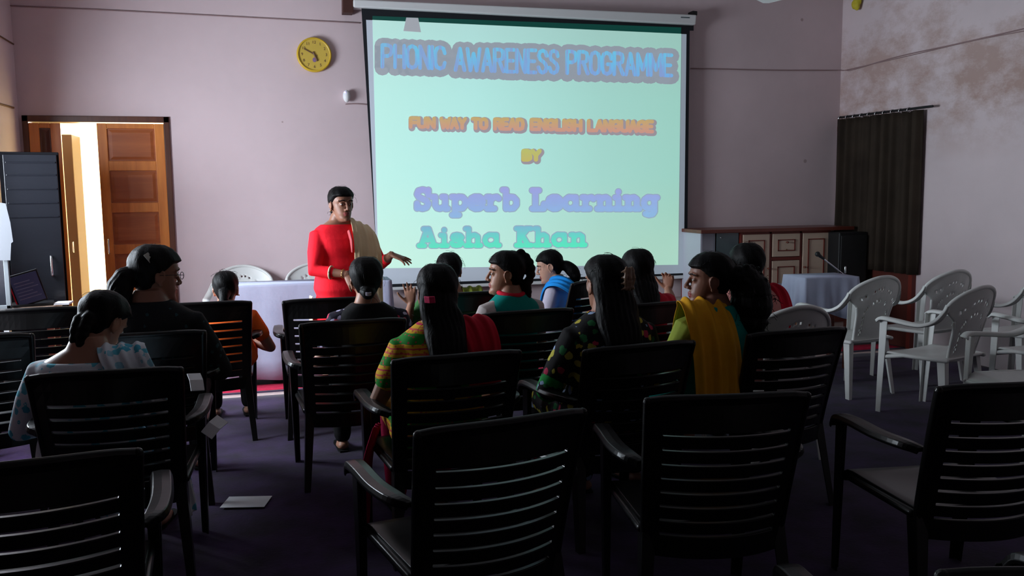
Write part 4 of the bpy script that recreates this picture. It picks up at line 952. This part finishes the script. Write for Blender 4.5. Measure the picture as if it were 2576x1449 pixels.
    if hair == 'lowtail': tail(back, [world(H(0, -.115, -.06)), back+bk*.045+down*.12, back+bk*.04+down*.22], [.035*s, .030*s, .030*s, .022*s, .010*s])
    if hair == 'braid':
        path = smooth_path([back, back+bk*.035+down*.06, back+bk*.045+down*.18, back+bk*.04+down*.34, back+bk*.03+down*.42], 6); L_ = len(path)
        for i, p in enumerate(path):
            rr_ = .034*(1-.55*i/L_)*s; side_ = (RZ(hy) @ Vector((1, 0, 0)))
            for sg_ in (-1, 1):
                if (i % 2 == 0) == (sg_ > 0): q.ell(p+side_*sg_*rr_*.5, (rr_*.85, rr_*.8, rr_*.95), 10, RY(sg_*30))
    if hair in ('long', 'longclip'):
        wd = .074 if hair == 'long' else .084
        st = world(H(0, -.05, .03)); tail(st, [world(H(0, -.085, -.05)), loc2(0, -.21, .96), loc2(0, -.262, .86), loc2(.0, -.262, .74), loc2(0, -.255, .66)], [wd*s, wd*s*1.05, wd*s*1.15, wd*s*1.15, .078*s, .05*s, .012], flat=.55, nstr=22, amp=.008)
        fuzz(16, H(0, -.06, -.05), H(0, -.10, -.2), .06, .07)
    if hair == 'loose':
        st = world(H(0, -.03, .02)); tail(st, [world(H(0, -.06, -.06)), loc2(0, -.19, .97), loc2(0, -.255, .87), loc2(0, -.26, .78)], [.075*s, .082*s, .092*s, .085*s, .05*s, .02], flat=.55, nstr=22, amp=.009)
    if hair == 'frizz':                    # big bushy pony tail
        cs = [(world(H(-.0, -.11, .03)), .05), (world(H(0, -.155, .01)), .072), (world(H(0, -.185, -.04)), .092), (world(H(0, -.19, -.10)), .098), (world(H(0, -.182, -.165)), .086), (world(H(0, -.165, -.225)), .055)]
        for c, rr_ in cs:
            q.ell(c, rr_*s, 16)
            for _ in range(16):
                a = rnd.uniform(0, 6.28); b = rnd.uniform(-1.4, 1.4); n_ = Vector((math.cos(a)*math.cos(b), math.sin(a)*math.cos(b), math.sin(b))); q.ell(c+n_*rr_*.9*s, rnd.uniform(.012, .022)*s, 8)
            for _ in range(34):
                a = rnd.uniform(0, 6.28); b = rnd.uniform(-1.4, 1.4); d = Vector((math.cos(a)*math.cos(b), math.sin(a)*math.cos(b), math.sin(b))); p = c+d*rr_*s; pts = [p]
                for k in range(5): d = (d+Vector((rnd.uniform(-.9, .9), rnd.uniform(-.9, .9), rnd.uniform(-1.1, .5)))).normalized(); p = p+d*.011; pts.append(p)
                strands.tube(pts, .0011, 4, ends=False)
    if hair == 'pony':                     # bushy tail from mid back of head
        tail(world(H(0, -.085, .0)), [world(H(0, -.125, -.01)), world(H(0, -.14, -.07)), world(H(0, -.13, -.17)), world(H(0, -.11, -.24))], [.03*s, .036*s, .048*s, .050*s, .042*s, .015*s], waves=3, amp=.009)
        fuzz(22, H(0, -.13, -.05), H(0, -.12, -.2), .045, .06)
    if hair == 'curlpony':
        tail(world(H(0, -.085, -.01)), [world(H(0, -.12, -.02)), world(H(0, -.15, -.06)), world(H(0, -.165, -.11)), world(H(0, -.15, -.17))], [.026*s, .034*s, .042*s, .040*s, .012*s], waves=6, amp=.010)
        fuzz(26, H(0, -.14, -.06), H(0, -.16, -.12), .035, .05)
    if hair == 'coilbraid':                # high crown roll running into a thick braid
        for i in range(9):
            a = R(60+i*17); c = world(H(0, -.02-.118*math.sin(a-R(30)), .02+.115*math.cos(a-R(30)))); q.ell(c, (.030*s, .024*s, .026*s), 12)
        path = smooth_path([world(H(0, -.115, -.05)), world(H(0, -.12, -.10)), world(H(0, -.105, -.16)), world(H(0, -.09, -.23))], 5)
        for i, p in enumerate(path): q.ell(p+(RZ(hy) @ Vector((1, 0, 0)))*.011*(1 if i % 2 else -1), (.027*s, .026*s, .022*s), 12)
    ho = q.build('hair', M['hair'], t, True, mods=remesh(.005, 3), keep=strands)
    return dict(tz=tz*s, stand=stand, t=t, X=Xh, J=J, H=lambda x, y, z: Xh @ (Vector((x, y, z))*hs_), loc=loc_, arms=arms, s=s, inv=inv, HR=HR)
def cloth_strip(pd, name, pts, ws, m, folds=5, amp=.007, th=.004, seed=0, n=28, flare=None, fringe=None, wdir=None):
    """a folded length of cloth following pts (local); ws = width at each point"""
    if not pd["stand"]: pts = [(p[0], p[1], .44+(p[2]-.44)*pd["tz"] if p[2] > .6 else p[2]) for p in pts]
    path = smooth_path(pts, 6); L_ = len(path); q = MB(); V = []; F = []; rnd = random.Random(seed); p1, p2 = rnd.uniform(0, 6), rnd.uniform(0, 6)
    wd = [Vector(w_) if not isinstance(w_, (int, float)) else None for w_ in (wdir or [])]
    for i, p in enumerate(path):
        tt = i/(L_-1); j = min(int(tt*(len(ws)-1)), len(ws)-2); w_ = ws[j]+(ws[j+1]-ws[j])*(tt*(len(ws)-1)-j)
        if wd: k = min(int(tt*(len(wd)-1)), len(wd)-2); x = wd[k].lerp(wd[k+1], tt*(len(wd)-1)-k).normalized() if len(wd) > 1 else wd[0]
        else: x = Vector((1, 0, 0))
        d = (path[min(i+1, L_-1)]-path[max(i-1, 0)]).normalized(); x = (x-d*x.dot(d)).normalized(); nn = x.cross(d)
        for k in range(n+1):
            u = k/n-.5; h_ = amp*(math.sin(u*folds*6.283+p1+.8*math.sin(tt*3+p2))+.4*math.sin(u*folds*13+p2+tt*2))
            V.append(p+x*u*w_+nn*h_)
    for i in range(L_-1):
        for k in range(n): a = i*(n+1)+k; F.append((a, a+1, a+n+2, a+n+1))
    q.add(V, F); return q.build(name, m, pd['t'], True, mods=(('SOLIDIFY', dict(thickness=th, offset=0)), ('SUBSURF', dict(levels=1, render_levels=1))))
def earring(pd, sx_, m='gold', drop=0, r=.0045):
    q = MB(); p = pd['H'](sx_*.0815, -.001, -.033); q.ell(p, r, 10)
    if drop: q.tube([p, p+Vector((0, 0, -drop))], [.0015, .004], 8)
    q.build('earring', M[m], pd['t'], True)
def seat_of(key, dx=0, dy=0):
    x, y, a = CH_[key]; return (x+dx*math.cos(a)-dy*math.sin(a), y+dx*math.sin(a)+dy*math.cos(a))
def deg(key): return math.degrees(CH_[key][2])

# the presenter
pr_p = atY(866, 600, 6.15)
lh, rh = atY(873, 690, 5.93), atY(985, 640, 6.02)
pr = person('presenter', (pr_p.x-.015, 6.15), 196, 'person standing in a red kurta and beige scarf, gesturing beside the screen', s=.985, wide=1.12, hy=4, hp=0, sk='skin_tan', top='red', bottom='cream_cloth', sleeve='three', hair='bun', puff=1.0, neckcut=.955, stand=True,
            hands=(rh, lh), vox=.0042, poles=((-.5, -.3, -1), (1.0, -.35, -.75)), hdir=((Vector((.85, -.25, -.35)), Vector((.2, -.35, .9)), -1), (Vector((.45, -.5, -.75)), Vector((-.3, -.8, .4)), -1)), fingers={0: ((6, 10, 14, 18), 11), 1: ((14, 18, 22, 26), 9)})
# The hands tuple is (local -x side, local +x side); she faces the audience, so local -x is the picture's right
cloth_strip(pr, 'dupatta', [(-.125, .20, .60), (-.125, .170, .80), (-.130, .160, 1.0), (-.132, .140, 1.13), (-.130, .085, 1.245), (-.13, .0, 1.298), (-.13, -.085, 1.26), (-.12, -.125, 1.12), (-.12, -.14, .95), (-.12, -.15, .75)],
            [.19, .20, .21, .21, .20, .19, .20, .21, .22, .22], M['beige_net'], 3, .0045, wdir=[(1, 0, 0), (1, 0, .05), (1, .1, .35), (1, .1, .5), (1, 0, .35), (1, 0, .05), (1, 0, 0)], n=44)
q = MB(); J = pr['J']
q.tube([(.0, .135, 1.24), (-.01, .150, 1.18), (-.01, .158, 1.10)], [.022, .022, .010], 8, flat=.3); q.build('neck_embroidery', mat('rose_embroidery', (.42, .06, .07), .8), pr['t'], True)
S, E_, W, _ = pr['arms'][1]
q = MB(); d = (W-E_).normalized(); x, y = frame(d); c = E_.lerp(W, .5); q.tube([c+(x*math.cos(a)+y*math.sin(a))*.043 for a in [6.2832*k/20 for k in range(21)]], .006, 8, ends=False); q.build('sleeve_trim', M['cream_cloth'], pr['t'], True)
q = MB(); c = E_.lerp(W, .88); q.tube([c+(x*math.cos(a)+y*math.sin(a))*.031 for a in [6.2832*k/20 for k in range(21)]], .003, 8, ends=False); q.build('bangle', M['gold'], pr['t'], True)
q = MB(); q.rings([[(.235, -.03, .80), (.245, .06, .80), (.250, .06, .795), (.240, -.03, .795)], [(.245, -.05, .35), (.262, .09, .35), (.267, .09, .345), (.250, -.05, .345)]]); q.build('side_slit_lining', M['cream_cloth'], pr['t'])
earring(pr, 1)

# the seated audience
p1 = person('orange', seat_of('B5', .11, .03), 2, head=(560, 678), label='person in orange seated at the front left with smooth black hair in a low tail', s=.92, hy=-6, hp=8, sk='skin', top='orange', sleeve='short', hair='lowtail', puff=.85, seed=1, leanf=.05)
earring(p1, 1)
p2 = person('glasses', seat_of('K', .03, .02), -6, 'person in dark print turned right, wearing glasses and a silver hair clip', head=(392, 613), s=1.12, wide=1.12, hy=-58, hp=6, sk='skin_dark', top='dim_print', sleeve='three', hair='pony', puff=1.25, seed=2, vox=.005)
q = MB(); 
for sx_ in (-1, 1):
    q.tube([p2['H'](sx_*.032+.021*math.cos(a), .098, .008+.015*math.sin(a)) for a in [6.2832*k/16 for k in range(17)]], .0016, 6, ends=False); q.tube([p2['H'](sx_*.053, .098, .012), p2['H'](sx_*.076, .06, .012), p2['H'](sx_*.080, -.01, .008)], .0016, 6)
q.tube([p2['H'](-.011, .100, .010), p2['H'](.011, .100, .010)], .0016, 6); q.build('glasses', M['black'], p2['t'], True)
def clip_on(pd, name, a, b, wd, m):
    q = MB(); a, b = pd['H'](*a), pd['H'](*b); n_ = (a+b)/2-pd['H'](0, -.01, .02); n_.normalize(); d = (b-a).normalized(); x = d.cross(n_); q.rings([[c+x*wd, c-x*wd, c-x*wd+n_*.006, c+x*wd+n_*.006] for c in (a-n_*.003, (a+b)/2+n_*.002, b-n_*.003)]); return q.build(name, m, pd['t'], mods=BEV(.002))
clip_on(p2, 'hair_clip', (.066, -.066, .094), (.084, -.040, .056), .014, mat('silver_clip', (.45, .43, .38), .4))
p3 = person('bluewhite', seat_of('B2', -.10, .04), -8, 'person in blue and white floral print bending over papers in the left foreground', head=(268, 712), s=1.0, wide=1.12, hy=-24, hp=36, sk='skin', top='floral_blue', bottom='floral_blue', sleeve='three', hair='braid', puff=1.05, seed=3, neckcut=.945, vox=.005, leanf=.04,
            hands=(None, None))
cloth_strip(p3, 'dupatta', [(.10, .02, .90), (.12, -.08, .985), (.15, -.17, .965), (.20, -.20, .86), (.25, -.12, .70), (.275, -.05, .55), (.30, -.02, .36), (.325, .02, .18)], [.15, .17, .17, .16, .15, .14, .15, .11], M['floral_blue'], 3, .006, wdir=[(1, .1, 0), (1, .1, 0), (.8, .4, 0), (.3, 1, 0), (.3, 1, 0)])
p4 = person('violetsleeve', seat_of('B7', .11, .02), 2, 'person in black with violet floral sleeves and a low bun, below the presenter', head=(930, 642), s=.985, hy=-4, sk='skin', top='black_cloth', sleeve='short', sleeve_mat='floral_sleeve', hair='bun', puff=1.05, seed=4)
clip_on(p4, 'hair_clip', (-.014, -.150, -.045), (.014, -.150, -.045), .010, M['mauve'])
rh5 = atY(1034, 765, 5.42)
p5 = person('green', seat_of('Q', .0, .03), 0, 'person in green holding a hand up, mostly hidden behind the pink hair band', head=(1108, 632), s=.955, wide=1.1, hy=-8, sk='skin', top='dkgreen', sleeve='short', hair='bun', puff=.95, seed=5, hands=(rh5, None), poles=((-.6, .2, -1), None), hdir=((Vector((-.05, 0, 1)), Vector((.3, .9, 0)), 1), None), fingers={0: ((12, 14, 16, 18), 6)}, neckcut=.93, hair_low=-.06)
cloth_strip(p5, 'dupatta', [(.12, -.02, .88), (.125, -.10, .965), (.135, -.18, .965), (.14, -.235, .86)], [.10, .12, .13, .12], M['olive'], 2, .006)
p6 = person('pinkband', seat_of('G', -.0, .03), 4, 'person with long straight black hair, pink hair band and yellow-green print sleeves', head=(1095, 657), s=.985, wide=1.10, hy=-10, hp=2, sk='skin', top='bands', bottom='magenta', sleeve='short', hair='long', puff=.95, seed=6, vox=.005)
clip_on(p6, 'hair_band', (-.062, -.128, -.005), (-.022, -.150, -.005), .014, M['pinkclip'])
cloth_strip(p6, 'dupatta', [(.10, -.05, .95), (.11, -.13, .99), (.135, -.20, .955), (.155, -.245, .86), (.155, -.25, .72)], [.14, .16, .17, .15, .14], M['crimson'], 3, .006)
cloth_strip(p6, 'skirt_side', [(-.245, .02, .52), (-.285, .03, .38), (-.30, .04, .20), (-.31, .05, .06)], [.10, .14, .16, .18], M['magenta'], 3, .010, wdir=[(.4, 1, 0)])
p7 = person('teal', seat_of('E', -.04, .02), 22, 'person in teal with red collar in profile, looking left with thick braided hair', head=(1300, 627), s=.985, hy=56, hp=-2, sk='skin', top='teal', sleeve='short', sleeve_mat='offwhite', hair='coilbraid', puff=1.2, seed=7, vox=.004)
q = MB(); c = p7['J'](0, -.131, .985); q.tube([c+Vector((.070*math.cos(a), .066*math.sin(a), .012*math.sin(a))) for a in [6.2832*k/24 for k in range(25)]], .014, 8, ends=False); q.build('collar', M['crimson'], p7['t'], True)
earring(p7, 1)
p8 = person('blue', seat_of('R', .03, .0), 48, 'person in a bright blue scarf with curly pony tail, looking down to the left', head=(1390, 625), s=.965, hy=22, hp=14, sk='skin_fair', top='mauve', bottom='mauve', sleeve='short', hair='curlpony', puff=.95, seed=8, vox=.004, leanf=.10)
cloth_strip(p8, 'dupatta', [(-.05, .06, .72), (-.07, .05, .84), (-.09, .02, .94), (-.12, -.05, .985), (-.14, -.14, .975), (-.145, -.22, .90), (-.15, -.25, .76), (-.15, -.25, .60)], [.16, .17, .17, .17, .18, .19, .20, .20], M['blue'], 3, .006, wdir=[(1, 0, 0), (1, .3, .3), (1, .2, .35), (1, 0, 0)])
earring(p8, 1, drop=.012)
p9 = person('hairclaw', seat_of('C', -.01, .03), 6, 'person in black floral dress with very long hair held by a tortoiseshell claw', head=(1525, 635), s=1.0, wide=1.12, hy=3, sk='skin', top='floral_black', bottom='floral_black', sleeve='three', hair='longclip', puff=1.0, seed=9, vox=.005)
S, E_, W, _ = p9['arms'][0]
q = MB(); q.tube([E_.lerp(S, .25), E_, E_.lerp(W, .45)], [.060, .056, .048], 14); q.build('green_cuff', M['green'], p9['t'], True, mods=remesh(.006, 4))
q = MB(); K = lambda x, y, z: p9['H'](x+.034, y-.018, z+.022)
for sg_ in (-1, 1):
    for k in range(4):
        z = .055-k*.024; q.tube([K(.002*sg_, -.120, z), K(.018*sg_, -.122, z-.004), K(.030*sg_, -.108, z-.012)], [.0075, .007, .004], 8)
    q.tube([K(.013*sg_, -.120, .062), K(.020*sg_, -.125, .02), K(.013*sg_, -.118, -.028)], [.006, .008, .006], 8)
q.tube([K(0, -.122, .06), K(0, -.128, .02), K(0, -.120, -.03)], [.006, .008, .006], 8); q.build('hair_claw', M['tort'], p9['t'], True, mods=remesh(.0035, 2))
rh10 = atY(1683, 722, 5.15)
p10 = person('redhand', seat_of('H', .09, .03), 2, 'person in red with loose dark hair raising one hand, right of the hair claw', head=(1620, 622), s=.975, wide=1.05, hy=6, sk='skin', top='crimson', sleeve='short', hair='loose', puff=1.1, seed=10, hands=(None, rh10), poles=(None, (.9, .1, -1)), hdir=(None, (Vector((.0, .0, 1)), Vector((.6, .8, 0)), 1)), fingers={1: ((44, 50, 56, 60), 5)}, vox=.005)
p11 = person('mustard', seat_of('D', -.30, .02), 14, 'person in green with mustard scarf and huge frizzy pony tail, looking left', head=(1785, 630), s=1.0, wide=1.05, hy=58, hp=-2, sk='skin_dark', top='teal', sleeve='short', sleeve_mat='olive', hair='frizz', puff=1.2, seed=11, vox=.0045)
cloth_strip(p11, 'dupatta', [(-.06, .02, .80), (-.06, -.02, .93), (-.07, -.08, 1.0), (-.10, -.165, 1.0), (-.115, -.235, .93), (-.12, -.285, .80), (-.12, -.305, .62), (-.12, -.31, .47)], [.16, .18, .20, .24, .27, .28, .28, .20], M['mustard'], 3, .010, n=40)
earring(p11, 1, 'chrome')
a12 = (WT.location.x-.17, WT.location.y+.03)
p12 = person('redscarf', a12, 2, 'person in pink with a red scarf on the shoulder in the white chair, far right', head=(1862, 608), s=1.0, wide=1.15, hy=-2, sk='skin', top='pink_cloth', sleeve='short', hair='bun', puff=1.05, seed=12)
cloth_strip(p12, 'dupatta', [(.10, -.02, .90), (.11, -.10, .985), (.13, -.18, .96), (.14, -.23, .86), (.15, -.245, .70)], [.12, .13, .14, .14, .13], M['crimson'], 3, .006)
# papers held by the woman in blue and white print
for i, (px, py, z, rz) in enumerate(((492, 962, .74, 20), (540, 1075, .60, -30))):
    p = atZ(px, py, z); q = MB(); q.rings([[(-.07, -.09, 0), (.07, -.09, 0), (.07, -.09, .004), (-.07, -.09, .004)], [(-.07, .0, .012), (.07, .0, .012), (.07, .0, .016), (-.07, .0, .016)], [(-.07, .09, 0), (.07, .09, 0), (.07, .09, .004), (-.07, .09, .004)]])
    o = q.build('booklet' if i == 0 else 'paper_sheet', M['paper']); o.location = p; o.scale = (.38, .5, 1); o.rotation_euler = (R(40), R(30 if i else 5), R(rz)); tag(o, 'open booklet held in front of the woman in blue and white print' if i == 0 else 'crumpled paper at the elbow of the woman in blue and white print', 'booklet' if i == 0 else 'paper')
